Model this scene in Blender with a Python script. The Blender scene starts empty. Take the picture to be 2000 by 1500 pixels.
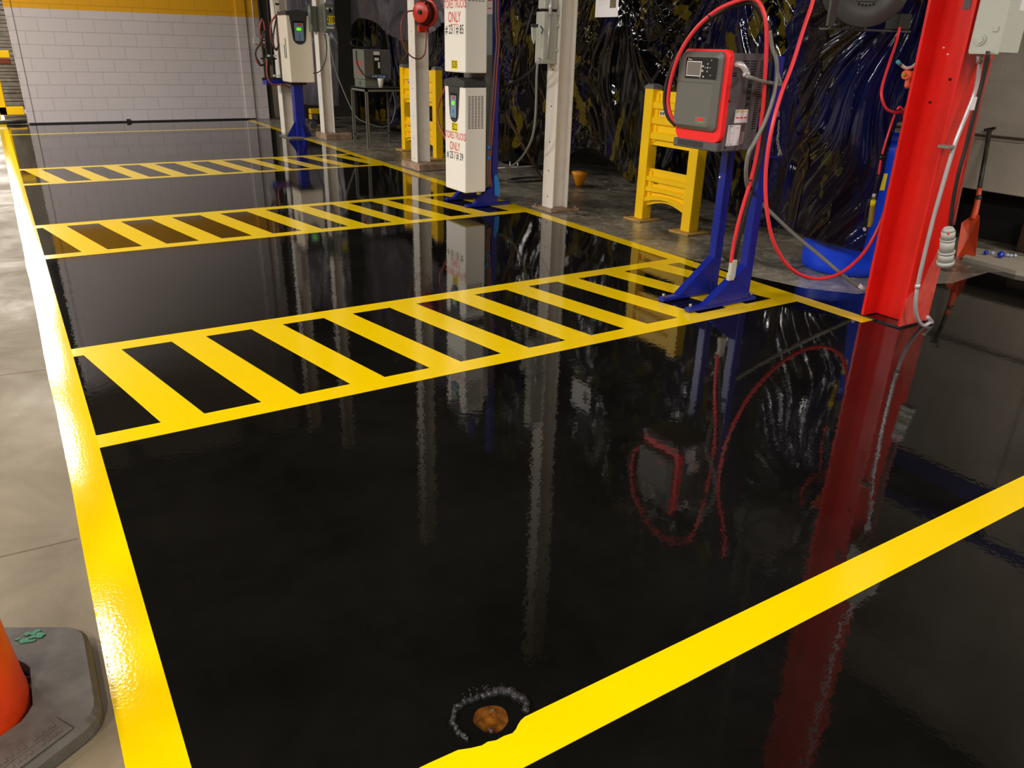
import bpy, bmesh, math, random
from mathutils import Vector, Matrix, noise
random.seed(4)
S = bpy.context.scene
COL = S.collection
PI = math.pi

# ------------------------------------------------------------------ camera
FPX, CAMH = 1511.475, 1.37
RR = ((0.84728026, -0.53056779, 0.02477856), (-0.19271269, -0.35055135, -0.91650181), (0.4949525, 0.77175875, -0.39926238))
cd = bpy.data.cameras.new('camera'); cam = bpy.data.objects.new('camera', cd); COL.objects.link(cam)
r_, d_, f_ = [Vector(v) for v in RR]
cam.matrix_world = Matrix(((r_.x, -d_.x, -f_.x, 0), (r_.y, -d_.y, -f_.y, 0), (r_.z, -d_.z, -f_.z, CAMH), (0, 0, 0, 1)))
cd.sensor_width = 36; cd.lens = FPX / 2000 * 36; cd.clip_start = 0.05
S.camera = cam

# ------------------------------------------------------------------ world, exposure
S.view_settings.view_transform = 'Standard'; S.view_settings.look = 'None'
S.view_settings.gamma = 1; S.view_settings.use_curve_mapping = False
S.view_settings.exposure = 0.42
w = bpy.data.worlds.new('world'); S.world = w; w.use_nodes = True
w.node_tree.nodes['Background'].inputs[0].default_value = (1, .92, .82, 1)
w.node_tree.nodes['Background'].inputs[1].default_value = 0.02

# ------------------------------------------------------------------ lamps (strip lights of the hall, plus one added at the right); fixtures are built further down
LAMPS = [  # x, y, length along y, watts, width
    (-0.115, 8.2, 1.2, 16, .05),
    (-0.10, 14.0, 2.4, 34, .10),
    (-0.08, 19.0, 2.4, 150, .20),
    (-0.04, 25.0, 3.6, 420, .5),
    (-0.04, 31.0, 3.0, 420, .6),
    (-5.0, -1.5, 2.4, 300, .3),
    (-5.0, 3.5, 2.4, 360, .3),
    (-5.0, 8.5, 2.4, 420, .3),
    (-4.4, 12.0, 2.4, 500, .3),
    (-2.2, -3.4, 2.4, 300, .3),
    (2.2, -4.2, 2.4, 110, .3),
    (5.2, -1.8, 2.4, 130, .3),  # added lamp, brightens the right wall and the red column
]
LZ = 5.0
for i, (x, y, L, wt, wd) in enumerate(LAMPS):
    ld = bpy.data.lights.new('strip_light', 'AREA'); ld.shape = 'RECTANGLE'; ld.size = wd; ld.size_y = L
    ld.energy = wt; ld.color = (1, .95, .88)
    lo = bpy.data.objects.new('strip_light', ld); COL.objects.link(lo); lo.location = (x, y, LZ - .03)

# ------------------------------------------------------------------ helpers
def s2l(c):
    return tuple(((x / 255) / 12.92 if x / 255 <= .04045 else ((x / 255 + .055) / 1.055) ** 2.4) for x in c)

def ray(u, v):
    a, b = (u - 1000) / FPX, (v - 750) / FPX
    return r_ * a + d_ * b + f_
def at(u, v, **k):
    """the point of the place seen at u, v of the photograph on the plane X=, Y= or Z="""
    d = ray(u, v); c = Vector((0, 0, CAMH)); (ax, val), = k.items(); i = 'XYZ'.index(ax)
    return c + d * ((val - c[i]) / d[i])

def mat(name, col, rough=.5, metal=0, bump=None, var=None, coat=0, spec=.5, emit=None, rvar=None):
    """bump=(scale,strength,detail); var=(colour2, scale, low, high): noise mix; all procedural"""
    m = bpy.data.materials.new(name); m.use_nodes = True; nt = m.node_tree; N = nt.nodes; Lk = nt.links
    b = N['Principled BSDF']
    c = tuple(col) + (1,)
    b.inputs['Base Color'].default_value = c; b.inputs['Roughness'].default_value = rough
    b.inputs['Metallic'].default_value = metal; b.inputs['Specular IOR Level'].default_value = spec
    b.inputs['Coat Weight'].default_value = coat; b.inputs['Coat Roughness'].default_value = .05
    tc = N.new('ShaderNodeTexCoord')
    if var:
        n = N.new('ShaderNodeTexNoise'); n.inputs['Scale'].default_value = var[1]; n.inputs['Detail'].default_value = 6
        n.inputs['Roughness'].default_value = .65
        Lk.new(tc.outputs['Object'], n.inputs['Vector'])
        r = N.new('ShaderNodeMapRange'); r.inputs[1].default_value = var[2]; r.inputs[2].default_value = var[3]
        Lk.new(n.outputs[0], r.inputs[0])
        mx = N.new('ShaderNodeMix'); mx.data_type = 'RGBA'
        mx.inputs[6].default_value = c; mx.inputs[7].default_value = tuple(var[0]) + (1,)
        Lk.new(r.outputs[0], mx.inputs[0]); Lk.new(mx.outputs[2], b.inputs['Base Color'])
    if bump:
        n = N.new('ShaderNodeTexNoise'); n.inputs['Scale'].default_value = bump[0]; n.inputs['Detail'].default_value = bump[2] if len(bump) > 2 else 3
        Lk.new(tc.outputs['Object'], n.inputs['Vector'])
        bp = N.new('ShaderNodeBump'); bp.inputs['Strength'].default_value = 1; bp.inputs['Distance'].default_value = bump[1]
        Lk.new(n.outputs[0], bp.inputs['Height']); Lk.new(bp.outputs[0], b.inputs['Normal'])
    if emit:
        b.inputs['Emission Color'].default_value = tuple(emit[0]) + (1,); b.inputs['Emission Strength'].default_value = emit[1]
    m['bsdf'] = 1
    return m

class MB:
    def __init__(s): s.bm = bmesh.new()
    def _hull(s, vs, fs, smooth=False):
        v = [s.bm.verts.new(p) for p in vs]
        for f in fs:
            try:
                q = s.bm.faces.new([v[i] for i in f]); q.smooth = smooth
            except ValueError: pass
        return v
    def box(s, x0, x1, y0, y1, z0, z1, bev=0, seg=1):
        t = bmesh.new()
        v = [t.verts.new((x, y, z)) for z in (z0, z1) for (x, y) in ((x0, y0), (x1, y0), (x1, y1), (x0, y1))]
        for f in ((0, 3, 2, 1), (4, 5, 6, 7), (0, 1, 5, 4), (1, 2, 6, 5), (2, 3, 7, 6), (3, 0, 4, 7)): t.faces.new([v[i] for i in f])
        if bev: bmesh.ops.bevel(t, geom=t.edges[:], offset=bev, segments=seg, affect='EDGES', profile=.5)
        s.join(t, smooth=False); return s
    def join(s, t, smooth=None, M=None):
        mp = {}
        for v in t.verts: mp[v] = s.bm.verts.new(M @ v.co if M else v.co)
        for f in t.faces:
            q = s.bm.faces.new([mp[v] for v in f.verts]); q.smooth = f.smooth if smooth is None else smooth
        t.free()
    def prism(s, pts, z0, z1, M=None, bev=0):
        """closed polygon (x,y) extruded z0..z1; M maps to the place"""
        t = bmesh.new()
        a = [t.verts.new((x, y, z0)) for x, y in pts]; b = [t.verts.new((x, y, z1)) for x, y in pts]
        n = len(pts)
        t.faces.new(a[::-1]); t.faces.new(b)
        for i in range(n): t.faces.new((a[i], a[(i + 1) % n], b[(i + 1) % n], b[i]))
        if bev: bmesh.ops.bevel(t, geom=t.edges[:], offset=bev, segments=1, affect='EDGES')
        bmesh.ops.recalc_face_normals(t, faces=t.faces[:])
        s.join(t, False, M); return s
    def tube(s, pts, r, n=10, sub=6, closed=False, cap=True, radii=None):
        P = [Vector(p) for p in pts]
        if sub > 1 and len(P) > 2:
            Q = []; m = len(P)
            rng = range(m if closed else m - 1)
            for i in rng:
                p0 = P[(i - 1) % m] if (closed or i > 0) else P[0] * 2 - P[1]
                p1, p2 = P[i], P[(i + 1) % m]
                p3 = P[(i + 2) % m] if (closed or i + 2 < m) else p2 * 2 - p1
                for k in range(sub):
                    t = k / sub
                    Q.append(.5 * ((2 * p1) + (p2 - p0) * t + (2 * p0 - 5 * p1 + 4 * p2 - p3) * t * t + (3 * p1 - p0 - 3 * p2 + p3) * t ** 3))
            if not closed: Q.append(P[-1])
            P = Q
        m = len(P); rings = []; up = None
        for i in range(m):
            if closed: d = P[(i + 1) % m] - P[i - 1]
            else: d = P[min(i + 1, m - 1)] - P[max(i - 1, 0)]
            if d.length < 1e-9: d = Vector((0, 0, 1))
            d.normalize()
            if up is None: up = Vector((0, 0, 1)) if abs(d.z) < .9 else Vector((1, 0, 0))
            a = up - d * up.dot(d); a.normalize(); b = d.cross(a); up = a
            rr = radii(i / max(1, m - 1)) if radii else r
            rings.append([s.bm.verts.new(P[i] + (a * math.cos(2 * PI * k / n) + b * math.sin(2 * PI * k / n)) * rr) for k in range(n)])
        for i in range(m if closed else m - 1):
            A, B = rings[i], rings[(i + 1) % m]
            for k in range(n):
                f = s.bm.faces.new((A[k], A[(k + 1) % n], B[(k + 1) % n], B[k])); f.smooth = True
        if cap and not closed:
            s.bm.faces.new(rings[0][::-1]); s.bm.faces.new(rings[-1])
        return s
    def cyl(s, p0, p1, r, n=20, r2=None):
        return s.tube([p0, p1], r, n, 1, radii=(lambda t: r + (r2 - r) * t) if r2 is not None else None)
    def lathe(s, prof, c=(0, 0, 0), n=32, M=None, cap=False, smooth=True):
        """prof: (radius, z)"""
        c = Vector(c); R = []
        for (r, z) in prof:
            R.append([s.bm.verts.new((M @ Vector((r * math.cos(2 * PI * k / n), r * math.sin(2 * PI * k / n), z)) if M else Vector((r * math.cos(2 * PI * k / n), r * math.sin(2 * PI * k / n), z))) + c) for k in range(n)])
        for A, B in zip(R, R[1:]):
            for k in range(n):
                f = s.bm.faces.new((A[k], A[(k + 1) % n], B[(k + 1) % n], B[k])); f.smooth = smooth
        if cap:
            s.bm.faces.new(R[0][::-1]); s.bm.faces.new(R[-1])
        return s
    def plate(s, fr, u0, u1, v0, v1, t=.002, off=0, bev=0):
        o, u, v, n = fr
        M = Matrix(((u.x, v.x, n.x, o.x), (u.y, v.y, n.y, o.y), (u.z, v.z, n.z, o.z), (0, 0, 0, 1)))
        return s.prism([(u0, v0), (u1, v0), (u1, v1), (u0, v1)], off, off + t, M, bev)
    def poly(s, fr, pts, t=.002, off=0, bev=0):
        o, u, v, n = fr
        M = Matrix(((u.x, v.x, n.x, o.x), (u.y, v.y, n.y, o.y), (u.z, v.z, n.z, o.z), (0, 0, 0, 1)))
        return s.prism(pts, off, off + t, M, bev)
    def build(s, name, m, parent=None, label=None, local=False):
        if name in SPLIT: return s.split(name, m, parent, label, local)
        name = name.lstrip('\0')
        me = bpy.data.meshes.new(name)
        bmesh.ops.recalc_face_normals(s.bm, faces=s.bm.faces[:])
        if parent is not None and not local:
            o = wloc(parent)
            for v in s.bm.verts: v.co -= o
        s.bm.to_mesh(me); s.bm.free()
        me.materials.append(m)
        ob = bpy.data.objects.new(name, me); COL.objects.link(ob)
        if parent is not None: ob.parent = parent
        if label: ob['label'] = label
        return ob
def _islands(bm):
    """groups of faces whose pieces touch (boxes around them overlap)"""
    seen = set(); G = []
    bm.verts.index_update()
    for v in bm.verts:
        if v in seen: continue
        st = [v]; seen.add(v); g = []
        while st:
            a = st.pop(); g.append(a)
            for e in a.link_edges:
                b = e.other_vert(a)
                if b not in seen: seen.add(b); st.append(b)
        lo = [min(q.co[i] for q in g) for i in range(3)]; hi = [max(q.co[i] for q in g) for i in range(3)]
        G.append([set(g), lo, hi])
    ch = True
    while ch:
        ch = False
        for i in range(len(G)):
            for j in range(i + 1, len(G)):
                if all(G[i][1][k] - .0015 <= G[j][2][k] and G[j][1][k] - .0015 <= G[i][2][k] for k in range(3)):
                    G[i][0] |= G[j][0]; G[i][1] = [min(a, b) for a, b in zip(G[i][1], G[j][1])]; G[i][2] = [max(a, b) for a, b in zip(G[i][2], G[j][2])]
                    del G[j]; ch = True; break
            if ch: break
    return [g[0] for g in G]
def _split(s, name, m, parent, label, local):
    first = None
    for g in _islands(s.bm):
        q = MB(); mp = {v: q.bm.verts.new(v.co) for v in s.bm.verts if v in g}
        for f in s.bm.faces:
            if f.verts[0] in mp:
                nf = q.bm.faces.new([mp[v] for v in f.verts]); nf.smooth = f.smooth
        o = q.build('\0' + name, m, parent, label, local); first = first or o
    s.bm.free(); return first
MB.split = _split
SPLIT = {'anchor_bolt', 'anchor_nut', 'side_panel', 'white_label', 'red_stripe', 'red_bar', 'amber_bar', 'data_sheet', 'hinge', 'valve', 'coupling', 'clip', 'wheel', 'cable_tie',
         'blue_tie', 'side_bolt', 'cross_bar', 'strut', 'knockout', 'hanger', 'end_bracket', 'gusset', 'side_slot', 'button', 'rail', 'rivet', 'drum_disc', 'bolt_hole', 'side_strip', 'hose_collar'}
def wloc(o):
    p = Vector((0, 0, 0))
    while o is not None: p += Vector(o.location); o = o.parent
    return p
def FX(x, y, z=0):   # face looking towards -X ; u runs to -Y
    u, v = Vector((0, -1, 0)), Vector((0, 0, 1)); return (Vector((x, y, z)), u, v, u.cross(v))
def FY(x, y, z=0):   # face looking towards -Y ; u runs to +X
    u, v = Vector((1, 0, 0)), Vector((0, 0, 1)); return (Vector((x, y, z)), u, v, u.cross(v))
def thing(name, label, cat, loc=(0, 0, 0), group=None, rz=0):
    o = bpy.data.objects.new(name, None); COL.objects.link(o); o.location = loc; o.rotation_euler.z = rz
    o.empty_display_size = .1
    o['label'] = label; o['category'] = cat
    if group: o['group'] = group
    return o
def tag(o, label, cat, group=None):
    o['label'] = label; o['category'] = cat
    if group: o['group'] = group
    return o
def struct(o): o['kind'] = 'structure'; return o
def text(body, size, fr, u, v, m, parent, name='lettering', local=False, sx=1, align='CENTER', bold=0, label=None):
    c = bpy.data.curves.new('t', 'FONT'); c.body = body; c.size = size; c.align_x = align; c.align_y = 'CENTER'
    c.extrude = .0004; c.offset = bold
    t = bpy.data.objects.new('t', c); COL.objects.link(t)
    dg = bpy.context.evaluated_depsgraph_get(); me = bpy.data.meshes.new_from_object(t.evaluated_get(dg))
    bpy.data.objects.remove(t); bpy.data.curves.remove(c)
    o, U, V, n = fr; q = o + U * u + V * v
    M = Matrix(((U.x * sx, V.x, n.x, q.x), (U.y * sx, V.y, n.y, q.y), (U.z * sx, V.z, n.z, q.z), (0, 0, 0, 1)))
    me.transform(M)
    if parent is not None and not local: me.transform(Matrix.Translation(-wloc(parent)))
    me.materials.clear(); me.materials.append(m); me.name = name
    ob = bpy.data.objects.new(name, me); COL.objects.link(ob); ob.parent = parent
    if label: ob['label'] = label
    return ob
def copy_tree(o, parent=None):
    c = o.copy(); COL.objects.link(c)
    if parent is not None: c.parent = parent
    for ch in list(o.children): copy_tree(ch, c)
    return c
def stem_(n): return n.split('.')[0]

# ------------------------------------------------------------------ materials
def floor_black():
    m = mat('black_epoxy', (.0045, .0042, .0035), .035)
    nt = m.node_tree; N = nt.nodes; L = nt.links; b = N['Principled BSDF']
    tc = N.new('ShaderNodeTexCoord')
    n1 = N.new('ShaderNodeTexNoise'); n1.inputs['Scale'].default_value = 34; n1.inputs['Detail'].default_value = 2
    n2 = N.new('ShaderNodeTexNoise'); n2.inputs['Scale'].default_value = 2.2; n2.inputs['Detail'].default_value = 2
    n3 = N.new('ShaderNodeTexNoise'); n3.inputs['Scale'].default_value = 1.3; n3.inputs['Detail'].default_value = 7; n3.inputs['Roughness'].default_value = .7
    for n in (n1, n2, n3): L.new(tc.outputs['Object'], n.inputs['Vector'])
    b1 = N.new('ShaderNodeBump'); b1.inputs['Strength'].default_value = 1; b1.inputs['Distance'].default_value = .00019
    b2 = N.new('ShaderNodeBump'); b2.inputs['Strength'].default_value = 1; b2.inputs['Distance'].default_value = .0005
    L.new(n1.outputs[0], b1.inputs['Height']); L.new(n2.outputs[0], b2.inputs['Height'])
    L.new(b2.outputs[0], b1.inputs['Normal']); L.new(b1.outputs[0], b.inputs['Normal'])
    r = N.new('ShaderNodeMapRange'); r.inputs[1].default_value = .35; r.inputs[2].default_value = .8; r.inputs[3].default_value = 0; r.inputs[4].default_value = 1
    L.new(n3.outputs[0], r.inputs[0])
    mx = N.new('ShaderNodeMix'); mx.data_type = 'RGBA'; mx.inputs[6].default_value = (.0035, .0033, .0028, 1); mx.inputs[7].default_value = (.010, .009, .0075, 1)
    L.new(r.outputs[0], mx.inputs[0]); L.new(mx.outputs[2], b.inputs['Base Color'])
    return m
M_BLACK = floor_black()
M_YEL = mat('yellow_floor_paint', s2l((248, 208, 0)), .13, bump=(26, .00012, 2))
M_YELR = mat('yellow_floor_paint_rolled', s2l((248, 208, 0)), .07, bump=(110, .00022, 2))
def concrete(name, c1, c2, rough, joint=True, dirt=None, dm=(.60, .76)):
    m = mat(name, c1, rough)
    nt = m.node_tree; N = nt.nodes; L = nt.links; b = N['Principled BSDF']
    tc = N.new('ShaderNodeTexCoord')
    def noi(sc, det, ro=.6, dist=0):
        n = N.new('ShaderNodeTexNoise'); n.inputs['Scale'].default_value = sc; n.inputs['Detail'].default_value = det
        n.inputs['Roughness'].default_value = ro; n.inputs['Distortion'].default_value = dist
        L.new(tc.outputs['Object'], n.inputs['Vector']); return n
    a = noi(1.7, 8, .65, .6); r = N.new('ShaderNodeMapRange'); r.inputs[1].default_value = .33; r.inputs[2].default_value = .68
    L.new(a.outputs[0], r.inputs[0])
    mx = N.new('ShaderNodeMix'); mx.data_type = 'RGBA'; mx.inputs[6].default_value = tuple(c1) + (1,); mx.inputs[7].default_value = tuple(c2) + (1,)
    L.new(r.outputs[0], mx.inputs[0]); out = mx.outputs[2]
    d = noi(6, 9, .75, 1.5); r2 = N.new('ShaderNodeMapRange'); r2.inputs[1].default_value = dm[0]; r2.inputs[2].default_value = dm[1]
    L.new(d.outputs[0], r2.inputs[0])
    mx2 = N.new('ShaderNodeMix'); mx2.data_type = 'RGBA'; mx2.inputs[7].default_value = (tuple(dirt) if dirt else tuple(x * .45 for x in c1)) + (1,)
    ml = N.new('ShaderNodeMath'); ml.operation = 'MULTIPLY'; ml.inputs[1].default_value = .6; L.new(r2.outputs[0], ml.inputs[0])
    L.new(ml.outputs[0], mx2.inputs[0]); L.new(out, mx2.inputs[6]); L.new(mx2.outputs[2], b.inputs['Base Color'])
    rr = N.new('ShaderNodeMapRange'); rr.inputs[1].default_value = .3; rr.inputs[2].default_value = .7; rr.inputs[3].default_value = rough * .75; rr.inputs[4].default_value = rough * 1.35
    L.new(a.outputs[0], rr.inputs[0]); L.new(rr.outputs[0], b.inputs['Roughness'])
    bp = N.new('ShaderNodeBump'); bp.inputs['Distance'].default_value = .0012; L.new(d.outputs[0], bp.inputs['Height']); L.new(bp.outputs[0], b.inputs['Normal'])
    return m
M_AISLE = concrete('aisle_concrete', s2l((136, 122, 98)), s2l((108, 95, 74)), .50)
M_DIRTY = concrete('dirty_concrete', s2l((150, 142, 126)), s2l((40, 38, 33)), .26, dirt=s2l((206, 194, 172)), dm=(.50, .66))
M_PRECAST = concrete('precast_concrete', s2l((214, 202, 184)), s2l((184, 172, 154)), .75, dirt=s2l((112, 104, 96)))
M_LEDGE = concrete('ledge_concrete', s2l((190, 180, 160)), s2l((150, 142, 128)), .6)
def block_wall():
    m = mat('painted_block', s2l((190, 180, 178)), .5)
    nt = m.node_tree; N = nt.nodes; L = nt.links; b = N['Principled BSDF']
    tc = N.new('ShaderNodeTexCoord'); sep = N.new('ShaderNodeSeparateXYZ'); L.new(tc.outputs['Object'], sep.inputs[0])
    cmb = N.new('ShaderNodeCombineXYZ'); L.new(sep.outputs[0], cmb.inputs[0]); L.new(sep.outputs[2], cmb.inputs[1])
    br = N.new('ShaderNodeTexBrick'); br.inputs['Scale'].default_value = 1; br.inputs['Brick Width'].default_value = .406; br.inputs['Row Height'].default_value = .2015
    br.inputs['Mortar Size'].default_value = .006; br.inputs['Mortar Smooth'].default_value = .3; br.offset = .5
    br.inputs['Color1'].default_value = (1, 1, 1, 1); br.inputs['Color2'].default_value = (.97, .97, .97, 1); br.inputs['Mortar'].default_value = (.90, .89, .89, 1)
    L.new(cmb.outputs[0], br.inputs['Vector'])
    gt = N.new('ShaderNodeMath'); gt.operation = 'GREATER_THAN'; gt.inputs[1].default_value = 1.742; L.new(sep.outputs[2], gt.inputs[0])
    mx = N.new('ShaderNodeMix'); mx.data_type = 'RGBA'; mx.inputs[6].default_value = s2l((200, 190, 190)) + (1,); mx.inputs[7].default_value = s2l((222, 160, 8)) + (1,)
    lt = N.new('ShaderNodeMath'); lt.operation = 'LESS_THAN'; lt.inputs[1].default_value = 2.26; L.new(sep.outputs[2], lt.inputs[0])
    an = N.new('ShaderNodeMath'); an.operation = 'MULTIPLY'; L.new(gt.outputs[0], an.inputs[0]); L.new(lt.outputs[0], an.inputs[1]); L.new(an.outputs[0], mx.inputs[0])
    mu = N.new('ShaderNodeMix'); mu.data_type = 'RGBA'; mu.blend_type = 'MULTIPLY'; mu.inputs[0].default_value = 1
    L.new(mx.outputs[2], mu.inputs[6]); L.new(br.outputs[0], mu.inputs[7]); L.new(mu.outputs[2], b.inputs['Base Color'])
    bp = N.new('ShaderNodeBump'); bp.inputs['Distance'].default_value = .006; bp.invert = True; L.new(br.outputs['Fac'], bp.inputs['Height']); L.new(bp.outputs[0], b.inputs['Normal'])
    return m
M_BLOCK = block_wall()
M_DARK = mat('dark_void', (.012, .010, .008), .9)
M_CEIL = mat('dark_ceiling', (.035, .030, .022), .9)
M_HALL = mat('hall_wall', s2l((66, 62, 55)), .8, var=(s2l((50, 47, 42)), .6, .3, .7))
M_POST = mat('white_steel', s2l((242, 234, 224)), .42, var=(s2l((222, 210, 198)), 3.0, .45, .8), bump=(40, .0003))
M_RUST = mat('rusty_plate', s2l((176, 152, 130)), .6, var=(s2l((120, 84, 56)), 8, .4, .7))
M_REDC = mat('red_column_paint', s2l((238, 30, 22)), .34, var=(s2l((205, 26, 18)), 2.2, .45, .8), bump=(20, .0004))
M_SCUFF = mat('scuffed_pink_red', s2l((235, 96, 84)), .45, var=(s2l((206, 60, 48)), 7, .4, .7))
M_GUARD = mat('guard_yellow', s2l((255, 206, 0)), .36, bump=(30, .0003), var=(s2l((246, 192, 0)), 4, .5, .85))
M_GSCUFF = mat('scuffed_yellow', s2l((206, 160, 66)), .6, var=(s2l((150, 130, 100)), 14, .4, .7))
M_CAP = mat('grey_cap', s2l((112, 114, 112)), .35)
M_BLUE = mat('royal_blue_paint', s2l((24, 38, 140)), .3, bump=(25, .0003))
M_BLUET = mat('blue_tape', s2l((40, 130, 215)), .5)
M_CREAM = mat('cream_enamel', s2l((240, 228, 208)), .38)
M_CREAM2 = mat('white_enamel', s2l((250, 245, 236)), .35)
M_DGREY = mat('dark_grey_plastic', s2l((62, 62, 62)), .38)
M_BLACKP = mat('black_plastic', s2l((20, 20, 20)), .35)
M_GREYP = mat('grey_plastic', s2l((106, 105, 100)), .42, bump=(60, .0001))
M_GREYD = mat('grey_sheet_steel', s2l((92, 90, 92)), .4)
M_REDP = mat('red_plastic', s2l((255, 42, 44)), .35)
M_SLOT = mat('vent_slot', (.006, .006, .006), .8)
M_WHITE = mat('white_label', s2l((235, 228, 230)), .5)
M_YLAB = mat('yellow_label', s2l((250, 225, 20)), .5)
M_REDL = mat('red_lettering', s2l((215, 60, 62)), .5)
M_BLKL = mat('black_lettering', s2l((22, 20, 20)), .5)
M_SCRN = mat('grey_screen', s2l((128, 122, 116)), .15)
M_GLOW = mat('green_display', s2l((110, 220, 30)), .3, emit=(s2l((110, 235, 20)), .6))
M_SCR2 = mat('blue_grey_keypad', s2l((128, 150, 172)), .3)
M_CREDC = mat('red_cable', s2l((240, 58, 66)), .34)
M_CREDD = mat('dull_red_cable', s2l((150, 72, 62)), .45)
M_CBLK = mat('black_cable', s2l((38, 34, 32)), .45)
M_CGRY = mat('grey_conduit', s2l((128, 128, 122)), .42)
M_GALV = mat('galvanised_steel', s2l((206, 202, 204)), .32, metal=.35, bump=(30, .0002))
M_GALVD = mat('dull_zinc', s2l((160, 158, 150)), .35, metal=.6)
M_BOXG = mat('light_grey_enamel', s2l((192, 194, 182)), .4)
M_BOXD = mat('grey_green_enamel', s2l((106, 112, 102)), .42)
M_TEAL = mat('teal_band', s2l((70, 150, 160)), .5)
M_DRUM = mat('blue_poly_drum', s2l((14, 66, 226)), .3, bump=(12, .0006), var=(s2l((10, 52, 196)), 3, .4, .8))
M_ORNG = mat('orange_plastic', s2l((240, 84, 40)), .5, var=(s2l((205, 104, 72)), 6, .45, .7))
M_CONE = mat('orange_cone', s2l((245, 70, 14)), .42, var=(s2l((200, 52, 14)), 9, .5, .75), bump=(60, .0004))
M_RUBB = mat('black_rubber', s2l((78, 72, 66)), .55, var=(s2l((100, 94, 86)), 11, .45, .75), bump=(90, .0006, 6))
M_GREENP = mat('green_spray', s2l((62, 128, 98)), .6)
M_REEL = mat('reel_grey', s2l((72, 71, 69)), .45)
M_REDR = mat('red_reel', s2l((206, 48, 30)), .35)
M_BRASS = mat('brass', s2l((170, 150, 60)), .35, metal=.3)
M_WOOD = mat('wood_stick', s2l((124, 98, 62)), .6)
M_FOAM = mat('white_cup', s2l((240, 238, 236)), .5)
M_TABLE = mat('grey_table_steel', s2l((112, 112, 104)), .45)
M_BRWN = mat('brown_pipe', s2l((84, 74, 58)), .35)
M_PAPER = mat('paper', s2l((236, 232, 236)), .6)
M_TORNG = mat('amber_plastic', s2l((226, 142, 12)), .45)
M_FLOORB = mat('bright_floor', s2l((226, 214, 190)), .4)
def brown_water():
    m = mat('brown_hole', s2l((150, 92, 30)), .12, var=(s2l((70, 40, 14)), 30, .35, .65), bump=(50, .002)); return m
M_HOLE = brown_water()
M_RESIN = mat('lumpy_black_resin', (.012, .011, .012), .12, bump=(260, .004, 2))
def tarp_mat(name, base, navy, olive, kn, ko, rough=.08, bumpd=.0018):
    m = mat(name, base, rough, spec=.42); nt = m.node_tree; N = nt.nodes; L = nt.links; b = N['Principled BSDF']
    tc = N.new('ShaderNodeTexCoord')
    def mapn(sc, rot):
        mp = N.new('ShaderNodeMapping'); mp.inputs['Scale'].default_value = sc; mp.inputs['Rotation'].default_value = rot
        L.new(tc.outputs['Object'], mp.inputs['Vector']); return mp
    def noi(mp, s_, det, ro, w=0, dist=0):
        n = N.new('ShaderNodeTexNoise'); n.noise_dimensions = '4D'; n.inputs['W'].default_value = w
        n.inputs['Scale'].default_value = s_; n.inputs['Detail'].default_value = det; n.inputs['Roughness'].default_value = ro; n.inputs['Distortion'].default_value = dist
        L.new(mp.outputs[0], n.inputs['Vector']); return n
    def mask(n, lo, hi):
        r = N.new('ShaderNodeMapRange'); r.inputs[1].default_value = lo; r.inputs[2].default_value = hi; L.new(n.outputs[0], r.inputs[0]); return r.outputs[0]
    mp = mapn((1, 1, .5), (.5, 0, 0))
    mx = N.new('ShaderNodeMix'); mx.data_type = 'RGBA'; mx.inputs[6].default_value = tuple(base) + (1,); mx.inputs[7].default_value = tuple(navy) + (1,)
    L.new(mask(noi(mp, 1.7, 4, .55, 1, .6), kn, kn + .05), mx.inputs[0])
    mx2 = N.new('ShaderNodeMix'); mx2.data_type = 'RGBA'; L.new(mx.outputs[2], mx2.inputs[6]); mx2.inputs[7].default_value = tuple(olive) + (1,)
    L.new(mask(noi(mp, 2.6, 7, .6, 5, 1.2), ko, ko + .012), mx2.inputs[0]); L.new(mx2.outputs[2], b.inputs['Base Color'])
    n2 = noi(mapn((1, 1, .3), (.5, 0, 0)), 7, 4, .5, 2, 1.0)
    bp = N.new('ShaderNodeBump'); bp.inputs['Distance'].default_value = bumpd * 2; L.new(n2.outputs[0], bp.inputs['Height']); L.new(bp.outputs[0], b.inputs['Normal'])
    return m
M_TARP = tarp_mat('black_plastic_sheet', (.0015, .0015, .002), (.003, .0035, .028), (.085, .062, .006), .53, .565)
M_TARPB = tarp_mat('blue_black_plastic_sheet', (.007, .005, .010), (.004, .006, .045), (.04, .034, .012), .47, .62, .09, .0025)
M_TARPG = tarp_mat('lilac_grey_sheet', (.060, .052, .066), (.10, .09, .115), (.04, .035, .045), .52, .62, .3, .004)
M_FLEECE = mat('dark_strut', s2l((34, 30, 26)), .4)

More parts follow.
